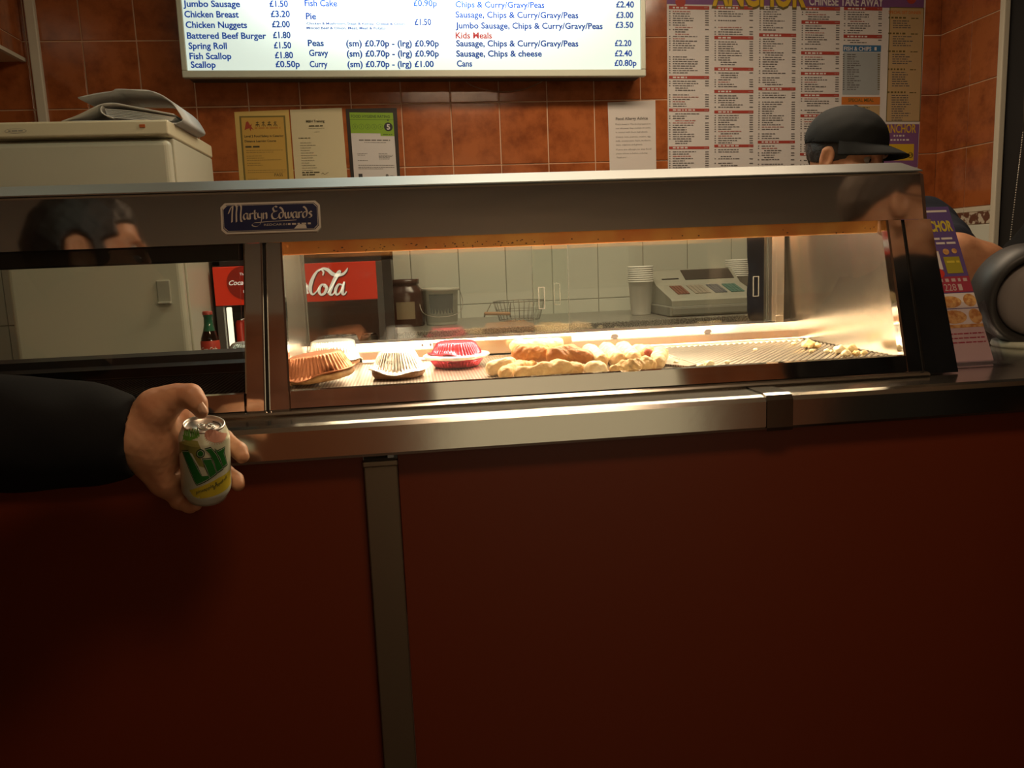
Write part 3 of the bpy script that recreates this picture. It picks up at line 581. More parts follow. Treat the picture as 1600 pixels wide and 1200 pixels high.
bm = NB(); box(bm, (-.762, 2.594, 1.228), (-.722, 2.602, 1.297), .003); box(bm, (-.762, 2.584, 1.224), (-.722, 2.602, 1.232), .003); obj('handle', bm, mat('grip_grey', (.36, .35, .28), .35), [c for c in fr.children if c.name.startswith('door')][0])
bf = thing('ring_binder', 'bulging grey-white ring binder lying open on top of the fridge', 'folder', at(215, 192, 2.72))
def sheet_px(bm, pts, y0, y1, th, sub=5):
    S = [Vector((at(p[0], p[1], 2.66).x, 0, at(p[0], p[1], 2.66).z)) for p in spline(pts, sub)]; A, B = [], []
    for i, p in enumerate(S):
        t = (S[min(i+1, len(S)-1)]-S[max(i-1, 0)]).normalized(); n = Vector((-t.z, 0, t.x)); A.append(p+n*th/2); B.append(p-n*th/2)
    loop = A+B[::-1]; loft(bm, [[v+Vector((0, y, 0)) for v in loop] for y in (y0, y1)])
    return bm
bm = NB(); sheet_px(bm, [(122, 153), (150, 147), (176, 143), (182, 140), (205, 140.5), (232, 142), (254, 150), (272, 164), (284, 182), (285, 189), (276, 193)], 2.66, 2.93, .0045)
sheet_px(bm, [(276, 193), (240, 190), (225, 186.5), (195, 188.5), (100, 189.5)], 2.66, 2.93, .0035); obj('cover', bm, mat('folder_grey', (.46, .46, .44), .5), bf, True)
bm = NB(); sheet_px(bm, [(97, 190.3), (120, 182), (145, 170), (160, 163.5), (180, 162), (205, 166.5), (240, 173), (272, 179)], 2.655, 2.91, .003); sheet_px(bm, [(160, 165), (157.5, 172), (163, 179), (176, 184)], 2.657, 2.91, .003); obj('inner_cover', bm, mat('folder_white', (.55, .54, .51), .5), bf, True)
bm = NB()
for i in range(6): sheet_px(bm, [(163+i*.6, 170+i*2.3), (200, 172.5+i*2.4), (240, 178+i*1.8), (273-i, 183+i*.9)], 2.663+.003*random.random(), 2.90, .0022, 3)
obj('pages', bm, paper_w, bf)
# ------------------------------------------------------------------ drinks cooler, back worktop and things on it
ck = thing('drinks_cooler', 'black drinks cooler with red header and lit glass door behind the cabinet', 'drinks cooler', (-.36, 3.15, 0))
bm = NB(); box(bm, (-.668, 2.93, .02), (-.645, 3.42, 1.41)); box(bm, (-.09, 2.93, .02), (-.058, 3.42, 1.41)); box(bm, (-.668, 3.40, .02), (-.058, 3.42, 1.41)); box(bm, (-.668, 2.93, 1.335), (-.058, 3.42, 1.41)); box(bm, (-.668, 2.93, .02), (-.058, 3.42, .60))
obj('body', bm, blackm, ck)
bm = NB(); box(bm, (-.645, 3.375, .60), (-.09, 3.40, 1.335)); obj('inner_lining', bm, mat('cooler_grey', (.50, .44, .38), .5), ck)
bm = NB(); box(bm, (-.664, 2.904, 1.198), (-.110, 2.928, 1.331), .002); hp = obj('header_panel', bm, mat('cola_red', (.62, .030, .010), .35, emit=(.9, .04, .01), estr=.16), ck)
HM = frame_at((0, 2.9025, 0)); hl = mat('header_white', (.85, .80, .72), .4, emit=(1, .92, .80), estr=.30)
def hp_(cx, cy): p = at(300+cx/5, 290+cy/5, 2.9025); return (p.x, p.z)
def script(bm, f, k, mi, z, dx=0, dy=0):
    w_ = .0078*k
    for st, wd in (([(1022, 702), (1026, 672), (1000, 655), (962, 690), (932, 755), (924, 815), (942, 850), (972, 828), (996, 790)], [.5, .9, .5, 1.1, 1.6, 1.5, .8, .5, .4]),
                   ([(1045, 772), (1012, 776), (992, 815), (1004, 850), (1034, 842), (1052, 800), (1040, 774), (1030, 790), (1058, 792)], [.6, .9, 1.4, .9, 1.1, 1.4, .6, .4, .4]),
                   ([(1058, 840), (1092, 790), (1130, 725), (1152, 690), (1160, 668), (1144, 672), (1118, 722), (1086, 800), (1076, 842), (1096, 852), (1120, 826)], [.5, .6, .7, .7, .5, .9, 1.5, 1.7, 1.3, .7, .5]),
                   ([(1176, 776), (1146, 772), (1122, 812), (1128, 850), (1154, 838), (1178, 790), (1190, 750), (1178, 800), (1176, 842), (1192, 848), (1208, 826)], [.6, .9, 1.4, .9, .7, .7, .6, 1.4, 1.3, .7, .5]),
                   ([(990, 668), (1020, 648), (1060, 658), (1096, 688), (1136, 700), (1180, 690), (1206, 664), (1216, 642)], [.3, .9, 1.5, 1.7, 1.4, 1.1, .8, .3])):
        ribbon(bm, HM, [f(x+dx, y+dy) for x, y in st], [q*w_ for q in wd], z, mi)
bm = NB(); script(bm, hp_, 1.25, 1, .0006, 5, 4); script(bm, hp_, 1, 0, .0012)
def hc_(x, y):   # the first word of the same script, behind the mullion
    return hp_((x-920)*1.0+640, y-10)
for st, wd in (([(1022, 702), (1026, 672), (1000, 655), (962, 690), (932, 755), (924, 815), (942, 850), (972, 828), (996, 790)], [.5, .9, .5, 1.1, 1.6, 1.5, .8, .5, .4]), ([(1045, 772), (1012, 776), (992, 815), (1004, 850), (1034, 842), (1052, 800), (1040, 774)], [.6, .9, 1.4, .9, 1.1, 1.4, .6]), ([(1110, 780), (1086, 774), (1066, 812), (1080, 850), (1110, 826)], [.8, .9, 1.4, .9, .5]), ([(1176, 776), (1146, 772), (1122, 812), (1128, 850), (1154, 838), (1178, 790), (1176, 842), (1192, 848)], [.6, .9, 1.4, .9, .7, 1.2, 1.2, .7])): ribbon(bm, HM, [hc_(x, y) for x, y in st], [q*.0078 for q in wd], .0012, 0)
p = at(381, 442, 2.9025); disc(bm, HM, p.x, p.z, .057, .0004, 36, 2); text(bm, HM, 'Coca-Cola', p.x-.050, p.z-.006, .016, width=.100, z=.0010, mi=0, shear=.35, bold=.02); text(bm, HM, 'The', p.x-.012, p.z+.026, .009, z=.001, mi=0); text(bm, HM, 'It', p.x-.004, p.z-.034, .010, z=.001, mi=0)
obj('lettering', bm, [hl, mat('header_shadow', (.10, .01, .005), .5), mat('header_dark_red', (.36, .02, .01), .4)], hp)
dr = thing('door', None, None); dr.parent = ck; cfm = mat('cooler_frame', (.09, .085, .08), .4)
for a, b in (((-.664, 2.905, .62), (-.640, 2.928, 1.196)), ((-.112, 2.905, .62), (-.090, 2.928, 1.330))): bm = NB(); box(bm, a, b); obj('door_stile', bm, cfm, dr)
bm = NB(); box(bm, (-.640, 2.910, .62), (-.112, 2.915, 1.197)); obj('door_glass', bm, glass('cooler_glass', (.72, .70, .66), 1.3), dr)
bm = NB(); box(bm, (-.638, 2.94, .70), (-.622, 2.96, 1.19), .003); obj('light_strip', bm, mat('cooler_strip', (.9, .88, .75), .4, emit=(1, .90, .68), estr=3.0), ck)
bm = NB(); box(bm, (-.630, 2.945, 1.300), (-.105, 2.965, 1.318), .003); obj('light_strip', bm, mat('cooler_strip', (.9, .88, .75), .4, emit=(1, .90, .68), estr=3.0), ck)  # unseen strip added behind the header to brighten the cooler inside
for sz, xe in ((.945, -.092), (1.022, -.47)):
    bm = NB(); box(bm, (-.644, 2.96, sz), (xe, 3.36, sz+.008)); obj('shelf', bm, mat('shelf_grey', (.4, .38, .34), .4), ck)
can_prof = [(.0, 0), (.022, .001), (.025, .0), (.028, .006), (.033, .016), (.033, .097), (.0315, .101), (.027, .110), (.0268, .1125), (.0262, .1135), (.0252, .1125), (.0250, .109), (.0, .109)]
cs = mat('can_silver', (.62, .60, .56), .25, 1)
def plain_can(x, y, z, label, m, group=None):
    t = thing('drink_can', label, 'drink can', (x, y, z), group); bm = NB(); lathe(bm, [(r_, q) for r_, q in can_prof if q < .1105 and r_ > .026], (x, y, z), 24, cap=True); obj('can_body', bm, m, t, True)
    bm = NB(); lathe(bm, can_prof[7:], (x, y, z), 24); obj('can_lid', bm, cs, t, True); return t
p = at(379, 512, 3.0); plain_can(p.x+.006, 3.02, 1.0305, 'red drink can inside the cooler, half hidden by the mullion', mat('can_red', (.60, .035, .015), .3, .2))
for px, wh in ((519, 'leftmost'), (545, 'middle one'), (577, 'rightmost')):
    p = at(px, 528, 3.02); plain_can(p.x, 3.03, .9535, 'silver topped can low in the cooler under the red header, %s of three' % wh, mat('can_grey', (.45, .43, .39), .3, .4), 'silver topped cans in the drinks cooler')
bm = NB(); box(bm, (-.672, 2.30, 0), (-.42, 2.59, 1.0125), .004); tag(obj('low_cabinet', bm, mat('dark_cabinet', (.02, .018, .016), .5), None), 'low dark cabinet under the glass cola bottle beside the fridge', 'cabinet')
p = at(327, 520, 2.47); bx = p.x
bt = thing('cola_bottle', 'dark glass cola bottle with green neck beside the fridge door', 'bottle', (bx, 2.47, 1.013))
bp = [(.0, 0), (.024, 0), (.0265, .004), (.0255, .03), (.0235, .052), (.026, .078), (.0268, .092), (.024, .112), (.017, .132), (.0125, .150), (.0115, .172), (.0128, .174), (.0128, .182)]
bm = NB(); lathe(bm, bp[:-4], (bx, 2.47, 1.013), 28); obj('bottle_body', bm, mat('cola_glass', (.012, .006, .004), .06, spec=.7), bt, True)
bm = NB(); lathe(bm, [(.0172, .131)]+[(r_+.0002, q) for r_, q in bp[-4:]], (bx, 2.47, 1.013), 28); obj('bottle_neck', bm, mat('green_glass', (.03, .13, .07), .1, spec=.6), bt, True, 'green glass neck')
bm = NB(); lathe(bm, [(.0, .190), (.0125, .190), (.014, .187), (.0145, .180)], (bx, 2.47, 1.013), 24); obj('cap', bm, mat('cap_red', (.35, .05, .03), .4), bt, True)
bm = NB(); lathe(bm, [(.0266, .074), (.0272, .084), (.0272, .095), (.0262, .104)], (bx, 2.47, 1.013), 28); lb_ = obj('bottle_label', bm, mat('label_red', (.50, .05, .03), .5), bt, True)
bm = NB(); text(bm, frame_at((bx, 2.47-.0276, 1.0035)), 'Coca-Cola', 0, .083, .0125, width=.044, align='C', shear=.35, bold=.02); 
for v in bm.verts: v.co.y = 2.47-math.sqrt(max(.0001, .0278**2-(v.co.x-bx)**2))
obj('lettering', bm, mat('label_white', (.75, .68, .60), .5), lb_)
wk = thing('back_worktop', 'grey speckled worktop along the white tiled back wall', 'worktop', (1.1, 3.15, 0))
spk = mat('speckled_top', (.30, .28, .23), .3, noise=(230, (.10, .09, .075), 2, .46, .54))
bm = NB(); box(bm, (-.05, 2.88, 1.042), (2.36, 3.435, 1.079), .004); obj('top', bm, spk, wk)
bm = NB(); box(bm, (-.05, 2.92, 0), (2.36, 3.43, 1.041)); obj('cupboard', bm, mat('worktop_cupboard', (.22, .20, .17), .5), wk)
# foam cups in two nested stacks
foam = mat('white_foam', (.90, .90, .85), .55)
cp = [(.0, .003), (.036, .003), (.037, .0), (.039, .002), (.0475, .128), (.0500, .1285), (.0510, .131), (.0500, .1335), (.0470, .1335), (.0370, .008), (.0, .008)]
cup = None
def cups(px, Y, z0, n, lab, grp):
    global cup
    p = at(px, 450, Y)
    for i in range(n):
        if cup is None: bm = NB(); lathe(bm, cp, (0, 0, 0), 32); cup = c = obj('foam_cup', bm, foam, None, True)
        else: c = cup.copy(); COL.objects.link(c)
        c.location = (p.x, Y, z0+i*.0082); tag(c, lab, 'cup', grp)
        if i == n-1: c['label'] = lab.replace('cup in', 'topmost cup of'); 
cups(1001, 3.14, 1.0795, 8, 'white foam cup in the tall stack left of the cash register', 'stacked foam cups left of the register')
cups(1152, 3.33, 1.0795, 9, 'white foam cup in the stack behind the cash register', 'stacked foam cups behind the register')
# cash register
X0, X1 = .965, 1.335
cr = thing('cash_register', 'grey cash register with dark display on the back worktop', 'cash register', ((X0+X1)/2, 3.1, 1.0795)); rgm = mat('register_grey', (.26, .26, .22), .5); rgl = mat('register_light', (.36, .36, .30), .5)
bm = NB(); box(bm, (X0, 2.93, 1.081), (X1, 3.30, 1.118), .004); box(bm, (X0+.01, 2.926, 1.087), (X1-.01, 2.932, 1.112), .002); obj('cash_drawer', bm, rgm, cr)
bm = NB(); prism_x(bm, [(2.945, 1.119), (2.945, 1.138), (2.96, 1.146), (3.14, 1.192), (3.16, 1.205), (3.23, 1.246), (3.28, 1.248), (3.29, 1.119)], X0+.012, X1-.008); bd = obj('housing', bm, rgl, cr)
def slope_frame(y0, z0, y1, z1, x): 
    v = Vector((0, y1-y0, z1-z0)).normalized(); n = Vector((0, -v.z, v.y)); M_ = Matrix(((1, 0, 0, 0), (0, v.y, n.y, 0), (0, v.z, n.z, 0), (0, 0, 0, 1))); M_.translation = (x, y0, z0); return M_
Ms = slope_frame(2.96, 1.146, 3.14, 1.192, X0+.012)
for a, b, c, nm in ((.045, .095, (.22, .10, .07), 'reddish'), (.115, .180, (.34, .30, .24), 'grey'), (.195, .245, (.10, .12, .14), 'dark blue'), (.260, .315, (.09, .20, .17), 'green')):
    bm = NB()
    for i in range(4):
        for j in range(5): mbox(bm, Ms, (a+(b-a)*i/4+.001, .050+.022*j, 0), (a+(b-a)*(i+1)/4-.001, .070+.022*j, .004), .001)
    obj('key_block', bm, mat('keys_'+nm.replace(' ', '_'), c, .5), cr, label=nm+' keys')
Ms = slope_frame(3.16, 1.205, 3.23, 1.246, X0+.012)
bm = NB(); mbox(bm, Ms, (.13, .004, .0), (.335, .078, .003), .001); ds = obj('display', bm, mat('display_dark', (.06, .05, .04), .3), cr)
bm = NB(); text(bm, Ms, '0.00', .155, .014, .010, z=.0034); obj('digits', bm, mat('digits', (.45, .42, .34), .5), ds) if False else bm.free()
bm = NB(); mbox(bm, Ms, (.035, .012, 0), (.105, .018, .002)); obj('paper_slot', bm, dark_gap, cr)
# jar, tub, wire basket
p = at(636, 500, 3.14); jr = thing('brown_jar', 'dark brown jar with pale label on the back worktop beside the cooler', 'jar', (p.x, 3.14, 1.0795))
bm = NB(); lathe(bm, [(.0, 0), (.066, 0), (.070, .006), (.070, .118), (.066, .135), (.052, .150), (.050, .158), (.054, .160), (.054, .178), (.0, .180)], (p.x, 3.14, 1.0795), 32); obj('jar_body', bm, mat('jar_brown', (.055, .026, .018), .25), jr, True)
bm = NB(); q = frame_at((p.x, 3.14, 1.0795))
for i in range(12):
    a0, a1 = -.55+i*.085, -.55+(i+1)*.085; f = [q @ Vector((.0708*math.sin(a), y, .0708*math.cos(a))) for a, y in ((a0, .03), (a1, .03), (a1, .095), (a0, .095))]; bm.faces.new([bm.verts.new(v) for v in f])
obj('jar_label', bm, mat('jar_label', (.26, .20, .12), .6), jr)
p = at(690, 500, 3.15); tb = thing('white_tub', 'white tub with dark label and thin wire handle on the back worktop', 'tub', (p.x, 3.14, 1.0795)); tc = (p.x, 3.14, 1.0795)
bm = NB(); lathe(bm, [(.0, 0), (.058, 0), (.060, .004), (.068, .128), (.073, .130), (.073, .140), (.068, .141), (.062, .012), (.0, .012)], tc, 32); obj('tub_body', bm, mat('tub_white', (.48, .46, .38), .4), tb, True)
bm = NB(); q = frame_at(tc)
for i in range(14):
    a0, a1 = -.75+i*.107, -.75+(i+1)*.107; R_ = lambda y: .0605+.008*y/.128; f = [q @ Vector((R_(y)*math.sin(a), y, R_(y)*math.cos(a))) for a, y in ((a0, .015), (a1, .015), (a1, .118), (a0, .118))]; bm.faces.new([bm.verts.new(v) for v in f])
obj('tub_label', bm, mat('tub_label', (.025, .02, .017), .6), tb)
bm = NB(); tube(bm, [tuple(s) for s in spline([(tc[0]+.073, 3.14, tc[2]+.134), (tc[0]+.082, 3.10, tc[2]+.09), (tc[0]+.07, 3.075, tc[2]+.05), (tc[0]+.03, 3.062, tc[2]+.035), (tc[0]-.03, 3.062, tc[2]+.035), (tc[0]-.07, 3.075, tc[2]+.05), (tc[0]-.082, 3.10, tc[2]+.09), (tc[0]-.073, 3.14, tc[2]+.134)])], .0016, 6); obj('wire_handle', bm, mat('wire', (.25, .22, .18), .3, .8), tb, True)
p = at(812, 505, 3.10); bk = thing('wire_basket', 'wire frying basket with wooden grip on the back worktop', 'basket', (p.x, 3.10, 1.0795)); bc = Vector((p.x, 3.10, 1.0795))
wire = mat('dark_wire', (.16, .13, .09), .35, .8); bm = NB()
def oval(rx, ry, z, n=28): return [bc+Vector((rx*math.cos(2*math.pi*k/n), ry*math.sin(2*math.pi*k/n), z)) for k in range(n)]
for rx, ry, z, r_ in ((.100, .085, .078, .0016), (.090, .076, .045, .001), (.078, .066, .006, .0014)): tube(bm, oval(rx, ry, z), r_, 6, closed=True)
for k in range(30):
    a = 2*math.pi*k/30; tube(bm, [bc+Vector((.100*math.cos(a), .085*math.sin(a), .078)), bc+Vector((.078*math.cos(a), .066*math.sin(a), .005))], .0008, 5)
for k in range(-5, 6): x_ = .013*k; s_ = .066*math.sqrt(max(0, 1-(x_/.078)**2)); tube(bm, [bc+Vector((x_, -s_, .005)), bc+Vector((x_, s_, .005))], .0008, 5)
obj('wire_bowl', bm, wire, bk, True)
q0 = at(757, 490, 3.02); q1 = at(797, 490, 3.02)
for q in (q0, q1): bm = NB(); tube(bm, [tuple(s) for s in spline([(q.x, 3.02, q.z), (q.x, 3.025, q.z-.012), (q.x+(.005 if q is q1 else .028), 3.03, 1.158)])], .0016, 6); obj('wire_bracket', bm, wire, bk, True)
bm = NB(); tube(bm, [(q0.x-.001, 3.02, q0.z), (q0.x+.003, 3.02, q0.z), (q1.x-.003, 3.02, q1.z), (q1.x+.001, 3.02, q1.z)], [.004, .0065, .0065, .004], 14); obj('wooden_grip', bm, mat('grip_wood', (.36, .17, .06), .55), bk, True, 'brown wooden grip')
# ------------------------------------------------------------------ trays, pies and fried food in the display
def holes_mat(name, base, hole, px, py, r, metal=1, rough=.3, ribs=None):
    m = bpy.data.materials.new(name); m.use_nodes = True; nt = m.node_tree; b = nt.nodes['Principled BSDF']; b.inputs['Metallic'].default_value = metal; b.inputs['Roughness'].default_value = rough; b.inputs['Specular IOR Level'].default_value = 0 if not metal else .5
    tc = nt.nodes.new('ShaderNodeTexCoord'); sx = nt.nodes.new('ShaderNodeSeparateXYZ'); nt.links.new(tc.outputs['Object'], sx.inputs[0])
    def mt(op, a, c=None):
        q = nt.nodes.new('ShaderNodeMath'); q.operation = op
        for i, v in enumerate((a, c)):
            if v is None: continue
            if isinstance(v, (int, float)): q.inputs[i].default_value = v
            else: nt.links.new(v, q.inputs[i])
        return q.outputs[0]
    u = mt('SINE', mt('MULTIPLY', sx.outputs[0], math.pi/px)); v = mt('SINE', mt('MULTIPLY', sx.outputs[1], math.pi/py)); p = mt('ABSOLUTE', mt('MULTIPLY', u, v))
    k = mt('GREATER_THAN', p, r) if not ribs else mt('LESS_THAN', mt('SINE', mt('ADD', mt('SUBTRACT', mt('MULTIPLY', sx.outputs[0], 2*math.pi/ribs[0]), mt('MULTIPLY', sx.outputs[1], ribs[1]*2*math.pi/ribs[0])), ribs[2])), r)
    if metal > .5: nt.links.new(mt('SUBTRACT', 1.0, k), b.inputs['Metallic']); b.inputs['Specular IOR Level'].default_value = .05
    mx = nt.nodes.new('ShaderNodeMix'); mx.data_type = 'RGBA'; nt.links.new(k, mx.inputs[0]); mx.inputs[6].default_value = (*base, 1); mx.inputs[7].default_value = (*hole, 1); nt.links.new(mx.outputs[2], b.inputs['Base Color']); return m
ZT = 1.1345
def tray(name, label, x0, x1, y0, y1, m, rimm, z=ZT):
    t = thing(name, label, 'tray', ((x0+x1)/2, (y0+y1)/2, 1.1289)); bm = NB(); box(bm, (x0, y0, z-.002), (x1, y1, z)); obj('perforated_sheet', bm, m, t)
    bm = NB()
    for a, b in (((x0, y0, 1.1289), (x1, y0+.003, z+.003)), ((x0, y1-.003, 1.1289), (x1, y1, z+.003)), ((x0, y0, 1.1289), (x0+.003, y1, z+.003)), ((x1-.003, y0, 1.1289), (x1, y1, z+.003))): box(bm, a, b, .0008)
    obj('rim', bm, rimm, t); return t
tray('perforated_tray', 'perforated steel tray under the pies and battered sausages', -.192, .455, 1.198, 1.535, holes_mat('perforated_steel', (.62, .55, .48), (.16, .11, .08), .0052, .0052, .55), steel_in)
tray('perforated_tray', 'black perforated tray in the unlit left bay', -.90, -.235, 1.195, 1.512, holes_mat('perforated_black', (.008, .0075, .007), (.10, .095, .085), .0075, .0075, .80, 0, .5), dark_steel, z=1.133)
t = thing('ribbed_tray', 'ribbed steel tray with batter scraps at the right of the lit bay', 'tray', (.62, 1.36, 1.1289))
bm = NB(); GX = np.arange(.459, .7852, .00105); GY = np.arange(1.1985, 1.5345, .0026); gv = [[bm.verts.new((x, y, ZT+.0020*math.sin(2*math.pi*(x-.80*y)/.0115))) for x in GX] for y in GY]
for r0, r1 in zip(gv, gv[1:]):
    for k in range(len(GX)-1): bm.faces.new((r0[k], r0[k+1], r1[k+1], r1[k]))
box(bm, (.459, 1.1985, 1.1292), (.785, 1.534, 1.1318))
rm = holes_mat('rib_steel', (.60, .55, .49), (.09, .068, .054), 1, 1, -.2, 1, .32, (.0115, .80, (2*math.pi/.0115*(.62-.80*1.36)) % (2*math.pi)))
obj('ribbed_sheet', bm, rm, t, True)
bm = NB(); box(bm, (.457, 1.532, 1.1289), (.786, 1.536, ZT+.005), .0008); box(bm, (.456, 1.198, 1.1289), (.4585, 1.536, ZT+.004), .0008); obj('rim', bm, steel_in, t)
bm = NB(); slabM = Matrix.Identity(4); p = [atz(1012, 566, ZT+.004), atz(1030, 553, ZT+.004), atz(1088, 569, ZT+.004), atz(1076, 572, ZT+.004)]
for i in range(1): bm.faces.new([bm.verts.new(q) for q in p])
r_ = bmesh.ops.extrude_face_region(bm, geom=list(bm.faces)); bmesh.ops.translate(bm, vec=(0, 0, -.003), verts=[v for v in r_['geom'] if isinstance(v, bmesh.types.BMVert)]); bmesh.ops.recalc_face_normals(bm, faces=bm.faces)
tag(obj('mesh_offcut', bm, holes_mat('offcut', (.52, .45, .38), (.18, .12, .09), .0028, .0028, .5), None), 'flat triangular piece of wire mesh right of the battered sausages', 'mesh')
ZF = ZT+.0005
def ribs(n, amp): return lambda r_, z, a: r_*(1+amp*math.sin(n*a)*(1 if r_ > .02 else 0))
def foil_dish(bm, c, rt, rb, h, M=None, rim=.008, wob=.05, seed=0, mi=0):
    """an upturned crimped foil dish: rb at the flange, rt on top"""
    rings = []; n = 240; c = Vector(c)
    for r_, z, amp in ((0, h, 0), (rt*.9, h, .0), (rt, h-.002, .015), ((rt+rb)/2, h*.5, .022), (rb, .003, .022), (rb+rim*.5, .0015, .005), (rb+rim, .001, .0), (rb+rim, .0, 0), (rb, .0, .02), (rt*.98, h-.004, .012), (0, h-.004, 0)):
        rg = []
        for k in range(n):
            a = 2*math.pi*k/n; w_ = 1+amp*math.sin(48*a+.9*math.sin(5*a+seed))+(wob*(math.sin(3*a+seed)+.6*math.sin(5*a+2*seed)) if r_ >= rb+rim*.4 else wob*.2*math.sin(2*a+seed))
            zz = z+(.004*math.sin(2*a+seed*1.3)+.002*math.sin(5*a+seed) if r_ >= rb+rim*.4 else 0)
            p = Vector((max(r_, .0005)*w_*math.cos(a), max(r_, .0005)*w_*math.sin(a), zz)); rg.append((M @ p if M else p)+c)
        rings.append(rg)
    return loft(bm, rings, mi=mi, cap=False)
crust = mat('pie_crust', (.34, .16, .055), .6, noise=(70, (.52, .30, .12), 3, .35, .65), bump=(120, .5, .003))
crust_d = mat('dark_crust', (.16, .075, .03), .6, noise=(60, (.28, .14, .06), 3, .35, .65), bump=(120, .5, .003))
def crust_ring(bm, c, r_, h, seed, M=None):
    c = Vector(c); rings = []
    for rr, z in ((.0005, 0), (r_*.9, 0), (r_, h*.3), (r_*1.01, h*.7), (r_*.94, h), (.0005, h)):
        rg = []
        for k in range(60):
            a = 2*math.pi*k/60; p = Vector((rr*(1+.03*math.sin(7*a+seed)+.02*math.sin(13*a))*math.cos(a), rr*(1+.03*math.sin(7*a+seed))*math.sin(a), z+.0012*math.sin(9*a+seed)*(1 if z else 0))); rg.append((M @ p if M else p)+c)
        rings.append(rg)
    return loft(bm, rings, cap=False)
def pie(label, c, rt, rb, h, ch, mfoil, mcr, tilt=(0, 0), seed=0, rim=.008):
    M = (Matrix.Rotation(tilt[0], 4, 'Y') @ Matrix.Rotation(tilt[1], 4, 'X')) if any(tilt) else None
    t = thing('foil_pie', label, 'pie', c, 'pies under upturned foil dishes'); c = Vector(c)
    bm = NB(); crust_ring(bm, c, rb*1.02, ch, seed, M); obj('pie_crust', bm, mcr, t, True)
    up = (M @ Vector((0, 0, ch)) if M else Vector((0, 0, ch))); bm = NB(); foil_dish(bm, c+up, rt, rb, h, M, rim, seed=seed); obj('foil_dish', bm, mfoil, t, True); return t
p = atz(620, 594, ZF); pie('pie under a crumpled silver foil dish at the front, right of the brown one', (p.x+.002, p.y+.045, ZF), .029, .042, .031, .013, foil, crust_d, seed=1, rim=.010)
foil_br = mat('copper_foil', (.36, .13, .055), .42, .6, bump=(90, .4, .004))
p = atz(507, 604, ZF); pie('pie under a copper-brown crimped foil dish in the front left corner', (p.x-.012, p.y+.055, ZF+.005), .041, .054, .030, .012, foil_br, crust, tilt=(-.10, .0), seed=2, rim=.006)
p = atz(519, 573, ZF); pie('silver foil topped pie at the back left against the rail', (p.x+.001, p.y+.035, ZF), .040, .047, .036, .010, foil, crust_d, seed=3, rim=.007)
foil_rd = mat('red_foil', (.62, .05, .085), .28, .75, bump=(70, .3, .004)); foil_wr = mat('white_foil_rim', (.85, .80, .74), .3, .5)
p = atz(717, 578, ZF); t = thing('red_foil_pie', 'pie packed between two crimped red foil dishes with pale rims', 'pie', (p.x, p.y+.055, ZF)); c = Vector((p.x, p.y+.055, ZF))
bm = NB(); Mf = Matrix.Rotation(math.pi, 4, 'X'); foil_dish(bm, c+Vector((0, 0, .017)), .040, .048, .017, Mf, .004, seed=4); obj('lower_dish', bm, foil_rd, t, True)
bm = NB(); lathe(bm, [(.044, .0165), (.053, .015), (.0565, .0175), (.0565, .0205), (.053, .023), (.044, .0225)], c, 64, fn=lambda r_, z, a: r_*(1+.05*math.sin(4*a+1)*(r_ > .05)+.02*math.sin(11*a)*(r_ > .05))); obj('pale_rim', bm, foil_wr, t, True)
bm = NB(); foil_dish(bm, c+Vector((0, 0, .0225)), .034, .044, .022, None, .005, seed=5); obj('upper_dish', bm, foil_rd, t, True)
# foil pie in the unlit bay
p = atz(372, 566, 1.134); t = thing('foil_pie', 'foil pie in the dark left bay beside the mullion', 'pie', (p.x+.02, p.y+.03, 1.1335)); c = (p.x+.02, p.y+.03, 1.1335)
bm = NB(); crust_ring(bm, c, .056, .014, 6); obj('pie_crust', bm, mat('dark_red_dish', (.05, .012, .008), .4), t, True)
bm = NB(); foil_dish(bm, Vector(c)+Vector((0, 0, .014)), .034, .050, .024, None, .008, seed=7); obj('foil_dish', bm, foil, t, True)
# fried food
def fried(name, col, col2): return mat(name, col, .5, spec=.35, noise=(42, col2, 4, .34, .66), bump=(130, .55, .004))
f_or = fried('deep_gold_batter', (.36, .115, .018), (.50, .22, .05)); f_pl = fried('pale_batter', (.62, .40, .18), (.78, .60, .36)); f_md = fried('golden_batter', (.50, .26, .075), (.66, .42, .17))
def sausage(name, label, cat, pts, rs, m, seed, amp=.0016, k=.01, group=None, freq=170, end=None):
    """pts = world axis points"""
    pts = [np.array(p, float) for p in pts]; lo = np.min([p-max(rs)-.008 for p in pts], 0); hi = np.max([p+max(rs)+.008 for p in pts], 0)
    lo[2] = max(lo[2], ZF-.004)
    def fn(P):
        d = chain(P, pts, rs, k)+amp*lump(P, freq, seed)+amp*.5*lump(P, freq*2.3, seed+3)
        return np.maximum(d, ZF+.0002-P[..., 2])
    t = thing(name, label, cat, tuple(np.array([pts[0][0], pts[0][1], ZF])), group)
    o = sdf_obj('batter', fn, lo, hi, .0022, m, t)
    if end:
        bm = NB(); mbox(bm, Matrix.Identity(4), (0, 0, 0), (0, 0, 0)) if False else None
        c = Vector(end[0]); d = Vector(end[1]).normalized(); Mq = d.to_track_quat('Z', 'Y').to_matrix().to_4x4()
        lathe(bm, [(.0005, end[2]*.55), (end[2]*.5, end[2]*.45), (end[2]*.85, end[2]*.2), (end[2], 0), (end[2]*.9, -.004)], c, 20, Mq); obj('sausage_tip', bm, mat('red_sausage', (.34, .055, .02), .45, bump=(90, .3, .002)), t, True, 'red sausage end poking out')
    return t
def L(px, py, r_, z=None): p = atz(px, py, (z or ZF+r_)); return (p.x, p.y, p.z)
G = 'battered food heaped on the tray'
sausage('battered_sausage', 'large deep-gold battered sausage on top, left end of the heap', 'battered sausage', [L(812, 552, .016, ZF+.026), L(848, 553, .016, ZF+.025)], [.0155, .0150], f_or, 1, group=G)
